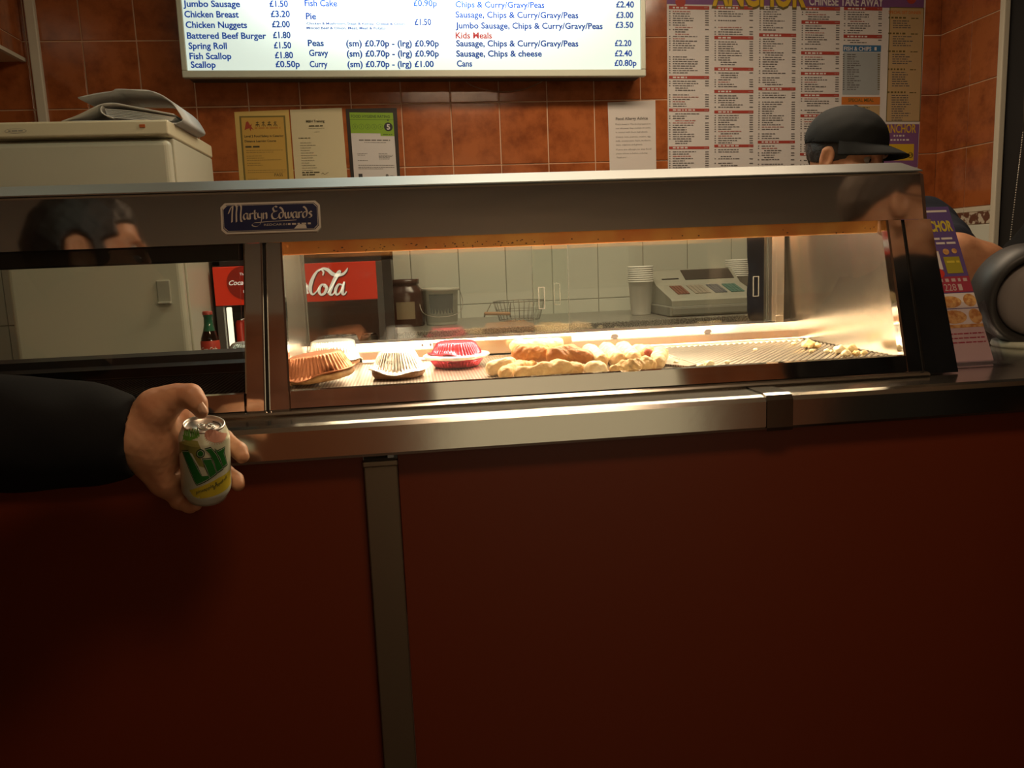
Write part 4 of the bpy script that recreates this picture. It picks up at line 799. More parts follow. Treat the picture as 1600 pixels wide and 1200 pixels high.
sausage('battered_sausage', 'long deep-gold battered sausage on top, right of the other dark one', 'battered sausage', [L(868, 556, .015, ZF+.025), L(890, 555, .015, ZF+.023), L(917, 558, .012, ZF+.020)], [.0165, .0158, .0115], f_or, 2, group=G)
sausage('fish_cake', 'pale rounded fish cake at the left end of the fried heap', 'fish cake', [L(770, 575, .012), L(795, 572, .013)], [.0125, .0150], f_pl, 3, group=G)
sausage('battered_sausage', 'stubby pale battered sausage low at the front left of the heap', 'battered sausage', [L(788, 583, .010), L(812, 574, .010), L(832, 570, .009)], [.0105, .0105, .0075], f_md, 4, group=G)
sausage('battered_sausage', 'long pale battered sausage lying along the front glass', 'battered sausage', [L(812, 583, .010), L(850, 579, .011), L(872, 576, .012), L(904, 576, .010)], [.0098, .0108, .0128, .0098], f_md, 5, group=G)
sausage('battered_sausage', 'whitish battered sausage behind the two dark ones', 'battered sausage', [L(806, 540, .012, ZF+.02), L(872, 536, .012, ZF+.019)], [.012, .011], f_pl, 12, group=G)
for i, (x, y, lb1) in enumerate(((930, 556, 'first'), (957, 553, 'second'), (982, 552, 'third'))):
    sausage('battered_sausage', 'pale battered sausage pointing backwards, %s right of the dark ones' % lb1, 'battered sausage', [L(x-9, y-6, .014), L(x+8, y+8, .013)], [.0150, .0135], f_pl, 6+i, group=G)
q = L(1009, 553, .014, ZF+.016)
sausage('saveloy', 'battered sausage with its red end showing at the right of the heap', 'battered sausage', [(q[0]-.004, q[1]+.035, ZF+.015), q], [.0145, .0155], f_pl, 9, group=G, end=((q[0]+.001, q[1]-.0125, q[2]+.003), (.05, -1, .25), .0085))
sausage('battered_sausage', 'pale battered sausage standing at the far right end of the heap', 'battered sausage', [L(1031, 554, .014), L(1028, 566, .012)], [.0140, .0115], f_pl, 10, group=G)
sausage('fish_cake', 'small pale battered piece at the front between the heap and a lumpy nugget', 'fish cake', [L(925, 576, .011), L(938, 577, .010)], [.0125, .0115], f_pl, 11, group=G)
sausage('battered_nugget', 'lumpy golden battered piece at the front right of the heap', 'battered chicken', [L(960, 578, .008), L(985, 574, .011), L(1012, 570, .011), L(1024, 570, .007)], [.0080, .0105, .0105, .0070], f_md, 13, amp=.003, group=G, freq=230)
# scraps of batter
sc_m = fried('batter_scrap', (.62, .36, .12), (.80, .62, .32)); sc_p = fried('pale_scrap', (.74, .58, .32), (.84, .74, .52))
scr = [(1108, 568, .007, 0), (1094, 572, .005, 0), (1056, 566, .004, 0), (1136, 566, .004, 0), (1264, 538, .011, 1), (1276, 540, .007, 1), (1268, 548, .004, 0), (1292, 548, .0045, 0), (1299, 549, .003, 0), (1312, 546, .009, 0), (1330, 545, .010, 1), (1338, 552, .006, 1), (1322, 552, .007, 0), (1350, 551, .005, 1), (1240, 537, .004, 1), (1180, 546, .003, 0)]
where = ['largest crumb on the left part of the ribbed tray', 'small crumb beside the largest crumb left on the ribbed tray', 'crumb beside the mesh offcut', 'lone pale crumb near the middle of the ribbed tray', 'large golden scrap at the back of the ribbed tray', 'golden scrap touching the large one at the back', 'tiny pale crumb in front of the large golden scrap', 'pale crumb between the two scrap clusters', 'tiniest crumb between the two scrap clusters', 'spiky pale scrap in the front right cluster', 'golden scrap behind the front right cluster', 'golden crumb at the right of the front right cluster', 'rounded pale scrap at the front edge of the right cluster', 'rightmost crumb on the ribbed tray', 'brown crumb by the bracket of the rear post', 'tiny crumb in the middle of the ribbed tray']
for i, ((x, y, r_, k), wl) in enumerate(zip(scr, where)):
    p = atz(x, y, ZT+.002+r_*.6); c = np.array(p)
    def fn(P, c=c, r_=r_, i=i): return su(ell(P, c, (r_*1.15, r_, r_*.75)), ell(P, c+np.array((r_*.7*math.cos(i*2.1), r_*.6*math.sin(i*2.1), r_*.1)), (r_*.6, r_*.7, r_*.5)), r_*.2)+r_*.26*lump(P, 2.9/r_, i)
    o = sdf_obj('batter_scrap', fn, c-2.1*r_, c+2.1*r_, r_/5, sc_m if k else sc_p); tag(o, wl+', fallen batter', 'batter scrap', 'scraps of batter on the ribbed tray')
# ------------------------------------------------------------------ leaflets in an acrylic holder, grey pot at the right end
hd = thing('leaflet_holder', 'clear acrylic leaflet holder on the counter right of the cabinet end', 'leaflet holder', (.95, 1.30, 1.1128))
lean = .51   # run per rise
Lf = Vector((.962, 1.243, 1.116)); ang = math.atan(lean); LFM = Matrix.Translation(Lf) @ Matrix.Rotation(-ang, 4, 'X') @ UP
bm = NB(); mbox(bm, LFM, (-.095, -.002, .012), (.022, .105, .0142)); mbox(bm, LFM, (-.095, -.002, -.012), (.022, .175, -.0098)); mbox(bm, LFM, (.0195, -.002, -.0098), (.022, .108, .012)); mbox(bm, LFM, (-.095, -.003, -.012), (.022, -.001, .0142)); obj('pocket', bm, acrylic, hd)
bm = NB(); box(bm, (.869, 1.206, 1.1127), (.986, 1.36, 1.1147), .0006); obj('foot', bm, acrylic, hd)
lf = thing('takeaway_leaflet', 'colourful purple takeaway leaflet standing in the acrylic holder', 'leaflet', Lf)
bm = NB(); mbox(bm, LFM, (-.092, .0, -.006), (.010, .296, .004)); sh = obj('pages', bm, paper_w, lf)
lm = [mat('leaf_purple', (.10, .06, .22), .5), mat('leaf_yellow', (.55, .45, .04), .5), mat('leaf_white', (.62, .58, .56), .5), mat('leaf_maroon', (.30, .03, .06), .5), mat('leaf_food', (.42, .18, .05), .5, noise=(120, (.62, .38, .14), 3, .4, .6)), mat('leaf_red', (.50, .03, .02), .5), mat('leaf_olive', (.30, .26, .02), .5), mat('leaf_pink', (.48, .36, .36), .5)]
bm = NB(); q = lambda a, b, c, d, mi, z=.0044: quad(bm, LFM, a, b, c, d, z, mi)
q(-.092, 0, .010, .296, 0); q(-.092, 0, .010, .062, 7, .0047); q(-.088, .285, .004, .289, 2, .0047)
text(bm, LFM, 'ANCHOR', -.060, .247, .020, width=.066, z=.005, mi=1, bold=.04); greek(bm, LFM, -.04, .000, .230, .004, .005, 2); greek(bm, LFM, -.07, .004, .221, .004, .005, 2)
q(-.062, .172, -.034, .208, 2, .005); q(-.028, .164, .002, .196, 6, .005); disc(bm, LFM, -.048, .165, .014, .0053, mi=5, ry=.010); poly(bm, LFM, [(-.066, .205), (-.050, .212), (-.034, .205), (-.05, .220)], .0054, 4); disc(bm, LFM, -.020, .206, .006, .0053, mi=4); disc(bm, LFM, -.004, .207, .005, .0053, mi=4); greek(bm, LFM, -.024, .0, .184, .004, .0053, 1)
q(-.092, .128, .010, .158, 3, .005); greek(bm, LFM, -.07, .008, .148, .006, .0053, 7, wl=(.3, .7)); 
text(bm, LFM, '01228', -.058, .131, .013, width=.038, z=.0053, mi=7); greek(bm, LFM, -.016, .006, .131, .012, .0053, 7, wl=(.25, .3))
q(-.092, .098, .010, .126, 2, .005); disc(bm, LFM, -.040, .110, .022, .0053, mi=4, ry=.011); disc(bm, LFM, -.002, .112, .012, .0053, mi=4, ry=.012)
q(-.092, .068, .010, .0965, 2, .005); disc(bm, LFM, -.040, .082, .024, .0053, mi=4, ry=.0125); disc(bm, LFM, -.000, .082, .012, .0053, mi=4, ry=.014); q(-.092, .062, .010, .068, 4, .005)
for y in (.034, .042, .050): greek(bm, LFM, -.07, .006, y, .0022, .005, 3)
obj('printed_cover', bm, lm, sh)
pc = Vector((1.185, 1.43, 1.1128))
pot = thing('rounded_pot', 'grey rounded pot with thick dark rim at the right end of the counter', 'pot', pc)
bm = NB(); lathe(bm, [(.0, 0), (.055, 0), (.058, .004), (.056, .012), (.0, .012)], pc, 40); obj('foot', bm, mat('pale_foot', (.42, .45, .36), .5), pot, True)
Mp = Matrix.Rotation(-.25, 4, 'Z') @ Matrix.Rotation(math.pi/2+.12, 4, 'X'); cc = pc+Vector((0, 0, .100))
bm = NB(); lathe(bm, [(.073, .040), (.082, .055), (.092, .048), (.098, .02), (.095, -.03), (.075, -.07), (.04, -.085), (.0005, -.088)], cc, 48, Mp); obj('dark_shell', bm, mat('dark_rim', (.018, .017, .016), .5), pot, True)
bm = NB(); lathe(bm, [(.0005, .068), (.03, .066), (.055, .058), (.070, .046), (.074, .036), (.0005, .03)], cc, 48, Mp); obj('grey_face', bm, mat('pot_grey', (.17, .15, .14), .6), pot, True)
bm = NB(); p = at(1595, 270, 2.35)
for i in range(44): 
    c = Vector((p.x-.0012*i*.45, 2.35, p.z+.12-.0075*i)); bmesh.ops.create_icosphere(bm, subdivisions=1, radius=.0026, matrix=Matrix.Translation(c))
tube(bm, [(p.x, 2.35, p.z+.12), (p.x-.0012*.45*43, 2.35, p.z+.12-.0075*43)], .0008, 5); tube(bm, [(p.x, 2.35, p.z+.12), (p.x+.002, 2.38, 2.69)], .0008, 5)
tag(obj('bead_chain', bm, mat('chain_silver', (.40, .37, .32), .35, .8), None, True), 'silver bead chain hanging in the dark doorway at the right', 'chain')
# ------------------------------------------------------------------ people
def head_fn(p):
    d = su(ell(p, (-.012, 0, .030), (.098, .078, .098)), ell(p, (.030, 0, -.045), (.066, .060, .080)), .03)
    d = su(d, rc(p, (.060, -.022, -.098), (.060, .022, -.098), .020), .02)
    d = su(d, rc(p, (.082, -.034, .022), (.082, .034, .022), .012), .016)
    for s in (-1, 1):
        d = ss(d, ell(p, (.094, s*.032, .002), (.014, .017, .011)), .010)
        d = su(d, ell(p, (.062, s*.044, -.03), (.026, .020, .024)), .02)
        e = su(ell(p, (-.006, s*.080, -.010), (.020, .009, .033)), rc(p, (-.016, s*.084, .008), (-.014, s*.082, -.02), .006), .006); e = ss(e, ell(p, (.0, s*.089, -.008), (.010, .007, .018)), .005); d = su(d, e, .005)
    d = su(d, su(rc(p, (.090, 0, .008), (.110, 0, -.030), .008, .012), rc(p, (.098, -.012, -.034), (.098, .012, -.034), .009), .008), .012)
    d = su(d, rc(p, (.085, -.018, -.064), (.085, .018, -.064), .009), .008); d = su(d, rc(p, (.083, -.014, -.076), (.083, .014, -.076), .009), .008)
    d = ss(d, rc(p, (.098, -.020, -.070), (.098, .020, -.070), .0022), .003)
    return su(d, rc(p, (-.022, 0, -.05), (-.045, 0, -.20), .056, .060), .03)
def hair_fn(p, th=.010, line=.75, drop=.018):
    d = ell(p, (-.016, 0, .034), (.098+th, .078+th, .098+th))+.0018*lump(p, 150, 2)
    cut = drop+line*p[..., 0]+.006*np.sin(p[..., 1]*110)-p[..., 2]
    return np.maximum(np.maximum(d, cut), -.075-p[..., 2])
def face_M(c, yaw, pitch=0, roll=0): return Matrix.Translation(c) @ Matrix.Rotation(yaw, 4, 'Z') @ Matrix.Rotation(pitch, 4, 'Y') @ Matrix.Rotation(roll, 4, 'X')
def eyes_brows(root, M, hair):
    for s in (-1, 1):
        bm = NB(); bmesh.ops.create_uvsphere(bm, u_segments=16, v_segments=10, radius=.0115, matrix=M @ Matrix.Translation((.0775, s*.032, .002))); e = obj('eye', bm, mat('eye_white', (.26, .23, .20), .3), root, True)
        bm = NB(); bmesh.ops.create_uvsphere(bm, u_segments=12, v_segments=8, radius=.006, matrix=M @ Matrix.Translation((.0842, s*.032, .002))); obj('iris', bm, mat('iris_dark', (.02, .012, .008), .15), e, True)
        bm = NB(); tube(bm, [tuple(M @ Vector(v)) for v in ((.092, s*.014, .020), (.093, s*.028, .025), (.084, s*.046, .021))], [.0028, .0035, .0015], 8); obj('eyebrow', bm, hair, root, True)
def mesh_of(fn, lo, hi, h, M=None):
    P, Q = sdf_mesh(fn, lo, hi, h); return [tuple(M @ Vector(p)) if M is not None else tuple(p) for p in P], [tuple(int(i) for i in q) for q in Q]
def garment(name, segs, k, h, m, root, amp=.004, freq=28, seed=1, label=None, cut=None):
    pts = np.array([s[0] for s in segs]+[s[1] for s in segs], float); mr = max(max(s[2], s[3]) for s in segs)+.02
    def fn(p):
        d = None
        for a, b, r1, r2 in segs: e = rc(p, a, b, r1, r2); d = e if d is None else su(d, e, k)
        d = d+amp*lump(p, freq, seed)
        return cut(p, d) if cut else d
    return sdf_obj(name, fn, pts.min(0)-mr, pts.max(0)+mr, h, m, root, label)
HLO, HHI = np.array((-.13, -.12, -.19)), np.array((.15, .12, .16))
# --- the can, tilted towards the camera
CANC = at(321, 720, 1.0); CS = .885; CR = .033
CMX = Matrix.Translation(CANC) @ Matrix.Rotation(math.radians(6.3), 4, 'Y') @ Matrix.Rotation(math.radians(13.5), 4, 'X') @ Matrix.Rotation(math.radians(14), 4, 'Z') @ Matrix.Scale(CS, 4) @ Matrix.Translation((0, 0, -.0575))
can = thing('drink_can', 'tropical fruit drink can held out by the customer in front of the counter', 'drink can', CANC)
mcan = bpy.data.materials.new('can_print'); mcan.use_nodes = True
bm = NB(); lathe(bm, [(.0, .006), (.020, .004), (.0235, .0005), (.0255, .0003), (.028, .006), (.0318, .0135), (.033, .018), (.033, .095), (.0322, .0985), (.0285, .1085), (.0272, .1115)], (0, 0, 0), 72); bm.transform(CMX)
cbody = obj('can_body', bm, mat('can_pale', (.56, .60, .54), .3, .25, noise=(26, (.54, .53, .36), 2, .35, .65)), can, True)
bm = NB(); lathe(bm, [(.0272, .1112), (.0276, .1125), (.0272, .1142), (.0262, .1150), (.0252, .1142), (.0249, .112), (.0240, .1092), (.0232, .1092), (.0226, .1102), (.0, .1102)], (0, 0, 0), 72); bm.transform(CMX); clid = obj('can_lid', bm, mat('lid_silver', (.66, .62, .57), .32, .9), can, True)
bm = NB(); T = Matrix.Translation((.003, -.004, .1112)) @ Matrix.Rotation(-.35, 4, 'Z')
def tp(*a): return [tuple(CMX @ T @ Vector(v)) for v in a]
tube(bm, tp(*[(.0105*math.cos(a)*1.0, .0078*math.sin(a), .0008) for a in np.linspace(0, 2*math.pi, 24, endpoint=False)]), .0014, 6, closed=True)
tube(bm, tp((.002, -.0075, .0008), (.002, .0075, .0008)), .0016, 6); tube(bm, tp((.002, 0, .0006), (.010, 0, .0006)), .0022, 6); tube(bm, tp((-.004, -.0035, .0006), (-.004, .0035, .0006)), .0018, 6); tube(bm, tp((-.0095, 0, .0006), (-.004, 0, .0006)), .0012, 6); obj('pull_tab', bm, mat('tab_silver', (.72, .69, .64), .25, .95), clid, True)
bm = NB(); tube(bm, [tuple(CMX @ Vector((.017*math.cos(a)+.004, .017*math.sin(a)-.002, .1104))) for a in np.linspace(-1.0, 1.1, 14)], .0005, 5); obj('score_line', bm, dark_gap, clid, True)
prof_z, prof_r = [.0, .006, .0135, .018, .095, .0985, .1085, .1115], [.0255, .028, .0318, .033, .033, .0322, .0285, .0272]
def cpx(cx, cy):
    px, py = 270+cx/6.67, 620+cy/6.67; q = max(-.98, min(.98, (px-320.5)/42.0)); th = math.asin(q); return CR*th, .0115+(790-py-18*(1-math.cos(th)))*.00094
def wrap_art(name, build, m, layer):
    bm = NB(); build(bm)
    for k in range(-26, 27):
        g = list(bm.verts)+list(bm.edges)+list(bm.faces); bmesh.ops.bisect_plane(bm, geom=g, plane_co=(k*.002, 0, 0), plane_no=(1, 0, 0))
    for k in (.095, .0985): g = list(bm.verts)+list(bm.edges)+list(bm.faces); bmesh.ops.bisect_plane(bm, geom=g, plane_co=(0, k, 0), plane_no=(0, 1, 0))
    for v in bm.verts:
        z_ = v.co.y; R_ = np.interp(z_, prof_z, prof_r)+.00018*layer; a = v.co.x/CR; v.co = CMX @ Vector((R_*math.sin(a), -R_*math.cos(a), z_))
    o = obj(name, bm, m, cbody); return o
I4 = Matrix.Identity(4)
LIL = [[(104, 570), (168, 578), (200, 640), (250, 760), (292, 846), (362, 846), (374, 872), (300, 908), (236, 930), (218, 900), (160, 730)], [(312, 672), (398, 672), (446, 822), (380, 868), (345, 762)], [(342, 568), (402, 560), (452, 628), (516, 776), (456, 812), (428, 700), (388, 615)], [(448, 572), (476, 596), (546, 558), (532, 622), (564, 732), (522, 762), (492, 664), (462, 612)]]
def grow(P, f):
    cx = sum(p[0] for p in P)/len(P); cy = sum(p[1] for p in P)/len(P); out = []
    for p in P: d = math.hypot(p[0]-cx, p[1]-cy) or 1; out.append((p[0]+(p[0]-cx)/d*f, p[1]+(p[1]-cy)/d*f))
    return out
def cpoly(bm, P): poly(bm, I4, [cpx(*p) for p in P])
def dot(c, r_, ry=None): return [(c[0]+r_*math.cos(2*math.pi*k/24), c[1]+(ry or r_)*math.sin(2*math.pi*k/24)) for k in range(24)]
wrap_art('yellow_band', lambda b: cpoly(b, [(150, 990), (330, 940), (470, 880), (600, 800), (608, 940), (560, 1010), (430, 1070), (260, 1092), (190, 1060)]), mat('can_yellow', (.50, .40, .03), .35, .2), 1)
wrap_art('olive_patch', lambda b: cpoly(b, [(70, 470), (150, 455), (260, 480), (300, 560), (250, 640), (290, 660), (330, 760), (270, 740), (200, 600), (110, 560), (66, 600)]), mat('can_olive', (.24, .23, .06), .35, .2), 1)
def sunb(b):
    cpoly(b, [(340, 440), (355, 400), (400, 378), (470, 385), (530, 405), (600, 408), (560, 470), (520, 500), (440, 505), (370, 480)])
    for k in range(26):
        a = 2*math.pi*k/26; c = (455, 450); x_, y_ = math.cos(a), math.sin(a); cpoly(b, [(c[0]+x_*100-y_*5, c[1]+y_*62+x_*5), (c[0]+x_*100+y_*5, c[1]+y_*62-x_*5), (c[0]+x_*124, c[1]+y_*84)])
wrap_art('pink_sun', sunb, mat('can_pink', (.50, .24, .17), .35, .2), 2)
def leaves(b):
    for i in range(9):
        x_ = 92+i*19; cpoly(b, [(x_, 350+8*(i % 3)), (x_+12, 348+8*((i+1) % 3)), (x_+22+2*i, 440+14*(i % 2)), (x_+10+2*i, 470-10*(i % 3))])
    cpoly(b, [(86, 400), (130, 420), (200, 440), (270, 410), (250, 450), (180, 470), (110, 450)])
wrap_art('green_leaves', leaves, mat('can_leaf', (.09, .24, .03), .35, .2), 2)
def bigs(f):
    def g(b):
        for P in LIL: cpoly(b, grow(P, f))
        cpoly(b, dot((290, 607), 30+f))
    return g
wrap_art('dark_outline', bigs(17), mat('can_dark_green', (.008, .035, .012), .35, .2), 3)
wrap_art('pale_outline', bigs(6), mat('can_outline', (.44, .50, .40), .35, .2), 4)
wrap_art('green_letters', bigs(0), mat('can_green', (.015, .135, .022), .35, .2), 5)
def small(b):
    for s, c0, c1 in (('pineapple &', (222, 1036), (462, 945)), ('grapefruit', (408, 996), (566, 880))):
        a0, a1 = Vector(cpx(*c0)), Vector(cpx(*c1)); d = a1-a0; M_ = Matrix.Translation((a0.x, a0.y, 0)) @ Matrix.Rotation(math.atan2(d.y, d.x), 4, 'Z'); text(b, M_, s, 0, 0, .0048, width=d.length, shear=.3, bold=.01)
wrap_art('small_lettering', small, mat('can_ink', (.06, .07, .03), .4), 3)
# --- customer at the left holding the can
c1 = thing('person', 'customer in a black sleeve holding out a drink can, dark hair mirrored in the steel', 'person', (-.80, .78, 0))
A = lambda px, py, Y: tuple(at(px, py, 1.0+(Y-.965)*.90))
CINV = np.array(CMX.inverted())
def hand_fn(p):
    W = A(213, 684, .958); W0 = A(196, 684, .954)
    mcp = [A(283, 652, 1.004), A(276, 690, 1.008), A(269, 728, 1.002), A(262, 757, .990)]
    d = rc(p, A(120, 680, .93), W0, .031, .027); d = su(d, rc(p, W0, W, .027, .026), .01)
    d = su(d, rc(p, W, A(240, 690, .968), .028, .027), .02)
    for m_, r_ in zip(mcp, (.0165, .017, .0165, .0145)): d = su(d, rc(p, A(232, 688, .966), m_, .022, r_), .016)
    d = su(d, rc(p, A(226, 712, .962), A(254, 752, .978), .019, .0155), .018)                      # heel of the hand
    d = su(d, chain(p, [A(222, 664, .955), A(246, 638, .950), A(266, 625, .946)], [.023, .022, .0170], .012), .018)   # ball of the thumb
    th = chain(p, [A(262, 628, .947), A(280, 619, .943), A(298, 618, .938)], [.0165, .0138, .0130], .006); th = su(th, chain(p, [A(298, 618, .938), A(308, 630, .936), A(314, 643, .938)], [.0128, .0112, .0085], .004), .006)
    d = su(d, th, .007)
    fs = [([mcp[0], A(316, 668, 1.020), A(350, 685, 1.010), A(373, 704, .990), A(378, 713, .984)], [.0145, .0112, .0108, .0102, .0090]),
          ([mcp[1], A(312, 714, 1.022), A(346, 732, 1.012), A(368, 750, .992), A(372, 757, .987)], [.0145, .0112, .0105, .0098, .0085]),
          ([mcp[2], A(302, 756, 1.014), A(330, 768, 1.010), A(344, 766, 1.004)], [.0140, .0108, .0098, .0085]),
          ([mcp[3], A(279, 783, 1.000), A(296, 790, .992), A(306, 789, .985)], [.0132, .0100, .0090, .0075])]
    ff = None
    for P_, R_ in fs: e = chain(p, P_, R_, .004); ff = e if ff is None else np.minimum(ff, e)
    d = su(d, ff, .008)
    for a, b, r_ in ((A(232, 668, .935), A(262, 690, .955), .0022), (A(258, 742, .966), A(282, 735, .978), .002)): d = ss(d, rc(p, a, b, r_), .004)   # creases
    q = p@CINV[:3, :3].T+CINV[:3, 3]; rr = np.sqrt(q[..., 0]**2+q[..., 1]**2); cyl = np.maximum(rr-.0331, np.maximum(-q[..., 2], q[..., 2]-.1155)); lid = np.maximum(rr-.0245, np.abs(q[..., 2]-.113)-.0032)
    return np.maximum(d, -np.minimum(cyl, 9))+.0003*lump(p, 420, 3)
hv = mesh_of(hand_fn, np.array(A(120, 700, .95))-np.array((-.0, .07, .10)), np.array(A(392, 690, .96))+np.array((.03, .085, .10)), .00165)
HM1 = face_M(Vector((-.588, .835, 1.500)), math.radians(-4), math.radians(-5), math.radians(3))
hd1 = mesh_of(head_fn, HLO, HHI, .004, HM1)
S_ = {'neck': (-.690, .840, 1.365), 'ls': (-.78, .965, 1.31), 'rs': (-.80, .60, 1.33), 'el': tuple(at(-150, 668, .92)), 'wr': A(205, 684, .955)}
def body_fn(p):
    d = su(rc(p, (-.83, .78, .90), (-.80, .79, 1.22), .13, .13), rc(p, S_['ls'], S_['rs'], .055), .06); d = su(d, rc(p, (-.80, .80, 1.28), S_['neck'], .07, .052), .04)
    d = su(d, rc(p, S_['neck'], tuple(HM1 @ Vector((-.04, 0, -.15))), .055, .056), .03); d = su(d, rc(p, S_['ls'], S_['el'], .05, .04), .03); d = su(d, rc(p, S_['el'], A(150, 682, .94), .04, .031), .02)
    for s in (-1, 1): d = su(d, chain(p, [(-.84, .78+s*.09, .88), (-.82, .78+s*.10, .48), (-.86, .78+s*.10, .08)], [.085, .055, .04], .03), .03)
    return d
bv = mesh_of(body_fn, np.array((-1.05, .40, .03)), np.array((-.24, 1.10, 1.56)), .014)
vs, fs_ = [], []
for v, f in (hv, hd1, bv): n = len(vs); vs += v; fs_ += [tuple(i+n for i in q) for q in f]
me = bpy.data.meshes.new('body'); me.from_pydata(vs, [], fs_); me.update(); link_mesh('body', me, skin, c1, True)
def full_hair(p):
    d = ell(p, (-.014, 0, .036), (.108, .092, .110))+.0025*lump(p, 120, 2)
    cut = p[..., 0]-.040-.50*np.maximum(p[..., 2], -.02)+.006*np.sin(p[..., 2]*160); cut = np.maximum(cut, -.045+.35*p[..., 0]-p[..., 2])
    for s in (-1, 1): cut = np.maximum(cut, .030-np.linalg.norm((p-np.array((-.004, s*.090, -.012)))*np.array((1.1, .6, .85)), axis=-1))
    return np.maximum(d, cut)
sdf_obj('hair', full_hair, HLO-.02, HHI+.02, .004, hairm, c1, M=HM1); eyes_brows(c1, HM1, hairm)
garment('jacket', [(A(216, 684, .955), A(120, 678, .935), .046, .050), (A(120, 678, .935), tuple(at(0, 676, .945)), .050, .054), (tuple(at(0, 676, .945)), S_['el'], .054, .060), (S_['el'], S_['ls'], .060, .085), (S_['ls'], S_['rs'], .085, .085), ((-.83, .78, .80), (-.80, .79, 1.26), .185, .155), (S_['rs'], (-.72, .52, 1.05), .08, .06), ((-.72, .52, 1.05), (-.60, .58, .92), .06, .045)], .05, .007, cloth_b, c1, .004, 26, 2,
        cut=lambda p, d: np.maximum(np.maximum(np.maximum(d, (p-np.array(A(213, 684, .955)))@np.array((.99, .05, -.08))), -rc(p, A(230, 684, .958), A(180, 684, .950), .041, .037)), -rc(p, (-.71, .83, 1.36), (-.63, .835, 1.47), .064)))
bm = NB()   # thumb nail
nM = Vector(A(311, 636, .925))
def nail(bm, tip, base, toward, w_, lift):
    tip, base, tw = Vector(tip), Vector(base), Vector(toward); ax = (tip-base).normalized(); sd = ax.cross(tw).normalized(); nn = sd.cross(ax).normalized(); L_ = (tip-base).length; rows = []
    for i in range(6):
        t_ = i/5; hw = w_*(.80+.2*math.sin(t_*2.2))*(1 if t_ < .8 else 1-.5*((t_-.8)/.2)**2); rows.append([bm.verts.new(base+ax*L_*t_+sd*hw*s_+nn*(lift*math.sqrt(max(0, 1-(s_*.85)**2)))) for s_ in (-1, -.6, -.2, .2, .6, 1)])
    for a, b in zip(rows, rows[1:]):
        for j in range(5): bm.faces.new((a[j], a[j+1], b[j+1], b[j]))
nail(bm, A(317, 646.5, .934), A(308, 631, .933), (.55, -.75, .35), .0058, .0112); bmesh.ops.recalc_face_normals(bm, faces=bm.faces)
obj('thumb_nail', bm, mat('nail', (.56, .33, .22), .28, spec=.5), c1, True, 'pale thumb nail')
garment('trousers', [((-.84, .69, .86), (-.82, .68, .48), .11, .075), ((-.82, .68, .48), (-.86, .68, .07), .075, .06), ((-.84, .87, .86), (-.82, .88, .48), .11, .075), ((-.82, .88, .48), (-.86, .88, .07), .075, .06)], .02, .012, mat('dark_denim', (.012, .014, .022), .85), c1)
for y in (.68, .88): sdf_obj('shoe', lambda p, y=y: np.maximum(rc(p, (-.88, y, .04), (-.72, y, .032), .045, .04), .001-p[..., 2]), (-.95, y-.07, -.004), (-.65, y+.07, .10), .006, mat('shoe_black', (.015, .014, .013), .5), c1)
# --- second customer at the right, seen only as a reflection in the end of the cabinet
c2 = thing('person', 'short haired customer in glasses and dark coat mirrored in the cabinet\'s right end', 'person', (1.02, .72, 0))
HM2 = face_M(Vector((1.085, .80, 1.565)), math.radians(12), math.radians(8))
vs, fs_ = mesh_of(head_fn, HLO, HHI, .004, HM2)
def body2(p):
    d = su(rc(p, (1.02, .70, .90), (1.02, .70, 1.24), .13, .13), rc(p, (1.02, .90, 1.36), (1.02, .50, 1.36), .055), .06); d = su(d, rc(p, (1.03, .74, 1.30), tuple(HM2 @ Vector((-.045, 0, -.17))), .06, .055), .04)
    for y in (.61, .79): d = su(d, chain(p, [(1.0, y, .88), (1.02, y, .48), (1.0, y, .06)], [.085, .055, .04], .03), .03)
    for y in (.46, .94): d = su(d, chain(p, [(1.02, y, 1.33), (1.02, y, 1.05), (1.16, y, .93), (1.24, y, .92)], [.05, .04, .035, .03], .03), .03)
    return d
v2, f2 = mesh_of(body2, np.array((.82, .36, .02)), np.array((1.32, 1.06, 1.56)), .014); n = len(vs); vs += v2; fs_ += [tuple(i+n for i in q) for q in f2]
me = bpy.data.meshes.new('body'); me.from_pydata(vs, [], fs_); me.update(); link_mesh('body', me, skin, c2, True)
sdf_obj('hair', lambda p: hair_fn(p, .004, .45, .016), HLO-.02, HHI+.02, .004, mat('short_brown_hair', (.055, .035, .022), .7, bump=(260, .5, .002)), c2, M=HM2); eyes_brows(c2, HM2, hairm)
bm = NB(); P_ = lambda *v: tuple(HM2 @ Vector(v))
for s in (-1, 1):
    tube(bm, [P_(.106, s*.034+.021*math.cos(a), .002+.017*math.sin(a)) for a in np.linspace(0, 2*math.pi, 20, endpoint=False)], .0016, 6, closed=True); tube(bm, [P_(.104, s*.055, .006), P_(.09, s*.074, .008), P_(.02, s*.084, .012), P_(-.015, s*.090, .018)], .0022, 6)
tube(bm, [P_(.106, -.013, .004), P_(.110, 0, .008), P_(.106, .013, .004)], .0016, 6); obj('glasses', bm, blackm, c2, True)
garment('coat', [((1.02, .70, .70), (1.02, .70, 1.26), .20, .16), ((1.02, .90, 1.35), (1.02, .50, 1.35), .085, .085), ((1.03, .73, 1.36), (1.04, .75, 1.43), .085, .075)]+[q for y in (.46, .94) for q in (((1.02, y, 1.33), (1.02, y, 1.05), .085, .07), ((1.02, y, 1.05), (1.18, y, .93), .07, .055))], .05, .010, cloth_b, c2, .005, 24, 5, cut=lambda p, d: np.maximum(d, -rc(p, (1.035, .74, 1.40), (1.05, .77, 1.52), .066)))
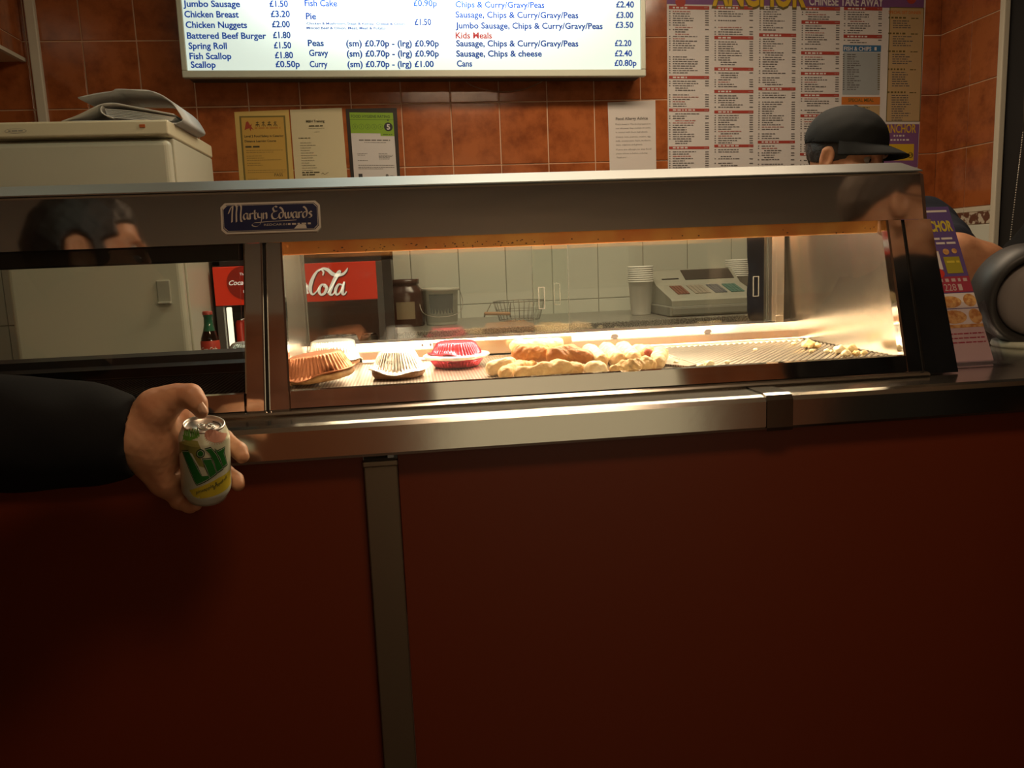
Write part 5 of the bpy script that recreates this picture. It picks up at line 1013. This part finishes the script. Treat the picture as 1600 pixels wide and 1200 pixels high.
garment('trousers', [((1.0, y, .80), (1.02, y, .48), .11, .075) for y in (.61, .79)]+[((1.02, y, .48), (1.0, y, .07), .075, .06) for y in (.61, .79)], .02, .012, MATS['dark_denim'], c2)
for y in (.61, .79): sdf_obj('shoe', lambda p, y=y: np.maximum(rc(p, (.98, y, .04), (1.14, y, .032), .045, .04), .001-p[..., 2]), (.92, y-.07, -.004), (1.22, y+.07, .10), .006, MATS['shoe_black'], c2)
c2.location = (1.150, .480, 0); c2.scale = (1.062, 1.062, 1.062)
# --- shop worker behind the cabinet, leaning and reaching to the right
HC = at(1322, 246, 2.10)
c3 = thing('person', 'shop worker in black baseball cap and navy T-shirt behind the cabinet, forearm on the right', 'person', (1.18, 2.14, 0))
HM3 = face_M(HC, math.radians(-60), math.radians(15), math.radians(-3))
vs, fs_ = mesh_of(head_fn, HLO, HHI, .0035, HM3)
sl = (1.335, 2.00, 1.345); sr = (1.085, 2.27, 1.345); e3 = tuple(at(1494, 402, 1.68)); w3 = tuple(at(1606, 442, 1.64)); h3 = tuple(at(1690, 470, 1.62))
er = (1.060, 2.29, 1.06)
def body3(p):
    d = su(rc(p, (1.18, 2.16, .90), (1.19, 2.15, 1.24), .13, .13), rc(p, sl, sr, .055), .06); d = su(d, rc(p, (1.20, 2.12, 1.30), tuple(HM3 @ Vector((-.045, 0, -.17))), .06, .055), .04)
    for s in (-1, 1): d = su(d, chain(p, [(1.18+s*.09, 2.16, .88), (1.18+s*.1, 2.14, .48), (1.18+s*.1, 2.18, .06)], [.085, .055, .04], .03), .03)
    d = su(d, chain(p, [sr, er, (1.13, 2.06, 1.0)], [.05, .042, .03], .03), .03)
    return d
def arm3(p):
    d = chain(p, [sl, e3, tuple(Vector(e3).lerp(Vector(w3), .35)), w3], [.052, .049, .049, .034], .02); d = su(d, rc(p, w3, h3, .030, .026), .02)
    for i in range(4):
        b = Vector(h3)+Vector((-.004, (i-1.5)*.018, .006-.004*abs(i-1.5))); d = su(d, chain(p, [tuple(b), tuple(b+Vector((.035, 0, -.012))), tuple(b+Vector((.058, 0, -.034)))], [.0095, .0085, .007], .004), .006)
    return su(d, chain(p, [w3, tuple(Vector(h3)+Vector((-.02, -.034, .0))), tuple(Vector(h3)+Vector((.015, -.05, -.015)))], [.02, .012, .009], .006), .012)
for v2, f2 in (mesh_of(body3, np.array((.95, 1.88, .02)), np.array((1.45, 2.42, 1.56)), .014), mesh_of(arm3, np.array((1.05, 1.38, 1.10)), np.array((1.46, 2.10, 1.44)), .005)): n = len(vs); vs += v2; fs_ += [tuple(i+n for i in q) for q in f2]
me = bpy.data.meshes.new('body'); me.from_pydata(vs, [], fs_); me.update(); link_mesh('body', me, skin, c3, True)
sdf_obj('hair', lambda p: np.maximum(hair_fn(p, .006, .25, -.012), p[..., 2]-.055), HLO-.02, HHI+.02, .004, hairm, c3, M=HM3); eyes_brows(c3, HM3, hairm)
capm = mat('black_cap', (.014, .016, .017), .8, spec=.2, bump=(300, .2, .001))
capr = thing('baseball_cap', 'black baseball cap', 'cap') if False else None
def crown(p):
    d = ell(p, (-.014, 0, .045), (.111, .093, .086)); d = np.maximum(d, .028+.10*p[..., 0]-p[..., 2]); inn = ell(p, (-.014, 0, .040), (.106, .087, .080)); d = np.maximum(d, -inn)
    return d+.0012*lump(p, 45, 4)
cw = sdf_obj('cap', crown, np.array((-.15, -.12, .0)), np.array((.12, .12, .17)), .0035, capm, c3, M=HM3)
bm = NB(); rows = []
for i in range(9):
    t_ = i/8; rw = []
    for j in range(17):
        a = -1.25+2.5*j/16; r0 = (.098*math.cos(a)-.012, .092*math.sin(a)); ext = .078*math.cos(a*1.15) if abs(a) < 1.3 else 0; x_ = r0[0]+max(0, ext)*t_; y_ = r0[1]*(1+.04*t_); rw.append((x_, y_, .040+.10*r0[0]-.010*t_-.020*(abs(y_)/.09)**2*t_-.006*t_*t_))
    rows.append(rw)
T_ = [[bm.verts.new(HM3 @ Vector(p)) for p in r_] for r_ in rows]; B_ = [[bm.verts.new(HM3 @ (Vector(p)-Vector((0, 0, .0035)))) for p in r_] for r_ in rows]
for a, b, fl in ((T_, None, 0), (B_, None, 1)):
    for r0, r1 in zip(a, a[1:]):
        for j in range(16): bm.faces.new((r0[j], r0[j+1], r1[j+1], r1[j]))
for j in range(16): bm.faces.new((T_[-1][j], T_[-1][j+1], B_[-1][j+1], B_[-1][j])); bm.faces.new((T_[0][j], T_[0][j+1], B_[0][j+1], B_[0][j]))
for i in range(8): bm.faces.new((T_[i][0], T_[i+1][0], B_[i+1][0], B_[i][0])); bm.faces.new((T_[i][-1], T_[i+1][-1], B_[i+1][-1], B_[i][-1]))
bmesh.ops.recalc_face_normals(bm, faces=bm.faces); obj('brim', bm, capm, cw, True)
bm = NB(); bmesh.ops.create_uvsphere(bm, u_segments=12, v_segments=8, radius=.007, matrix=HM3 @ Matrix.Translation((-.014, 0, .130)) @ Matrix.Diagonal((1, 1, .5, 1))); obj('button', bm, capm, cw, True)
garment('t_shirt', [((1.18, 2.16, .82), (1.19, 2.15, 1.26), .165, .150), (sl, sr, .080, .085), (sl, tuple(Vector(sl).lerp(Vector(e3), .80)), .085, .066), (sr, tuple(Vector(sr).lerp(Vector(er), .7)), .088, .075)], .045, .007, navy, c3, .005, 26, 7, cut=lambda p, d: np.maximum(d, -rc(p, (1.20, 2.12, 1.37), tuple(HM3 @ Vector((-.04, 0, -.10))), .064)))
garment('trousers', [((1.18+s*.09, 2.16, .82), (1.18+s*.1, 2.14, .48), .11, .075) for s in (-1, 1)]+[((1.18+s*.1, 2.14, .48), (1.18+s*.1, 2.18, .07), .075, .06) for s in (-1, 1)], .02, .012, MATS['dark_denim'], c3)
for s in (-1, 1): sdf_obj('shoe', lambda p, x=1.18+s*.1: np.maximum(rc(p, (x, 2.20, .04), (x, 2.04, .032), .045, .04), .001-p[..., 2]), (1.11+s*.1, 1.97, -.004), (1.25+s*.1, 2.27, .10), .006, MATS['shoe_black'], c3)
# --- black cloth in the dark doorway behind the forearm
a_, b_ = at(1606, 350, 1.95), at(1566, 430, 1.95)
def cloth_fn(p):
    d = rc(p, tuple(at(1640, 352, 2.0)), tuple(at(1618, 440, 2.0)), .055, .11); d = su(d, rc(p, tuple(at(1618, 440, 2.0)), tuple(at(1560, 640, 2.0)), .11, .14), .06); return d+.006*lump(p, 30, 9)
sdf_q = np.array(at(1560, 640, 2.0)); tag(sdf_obj('hanging_coat', cloth_fn, sdf_q-np.array((.2, .2, .22)), np.array(at(1640, 352, 2.0))+np.array((.16, .2, .16)), .012, cloth_b), 'black cloth bulk in the doorway behind the bare forearm', 'coat')
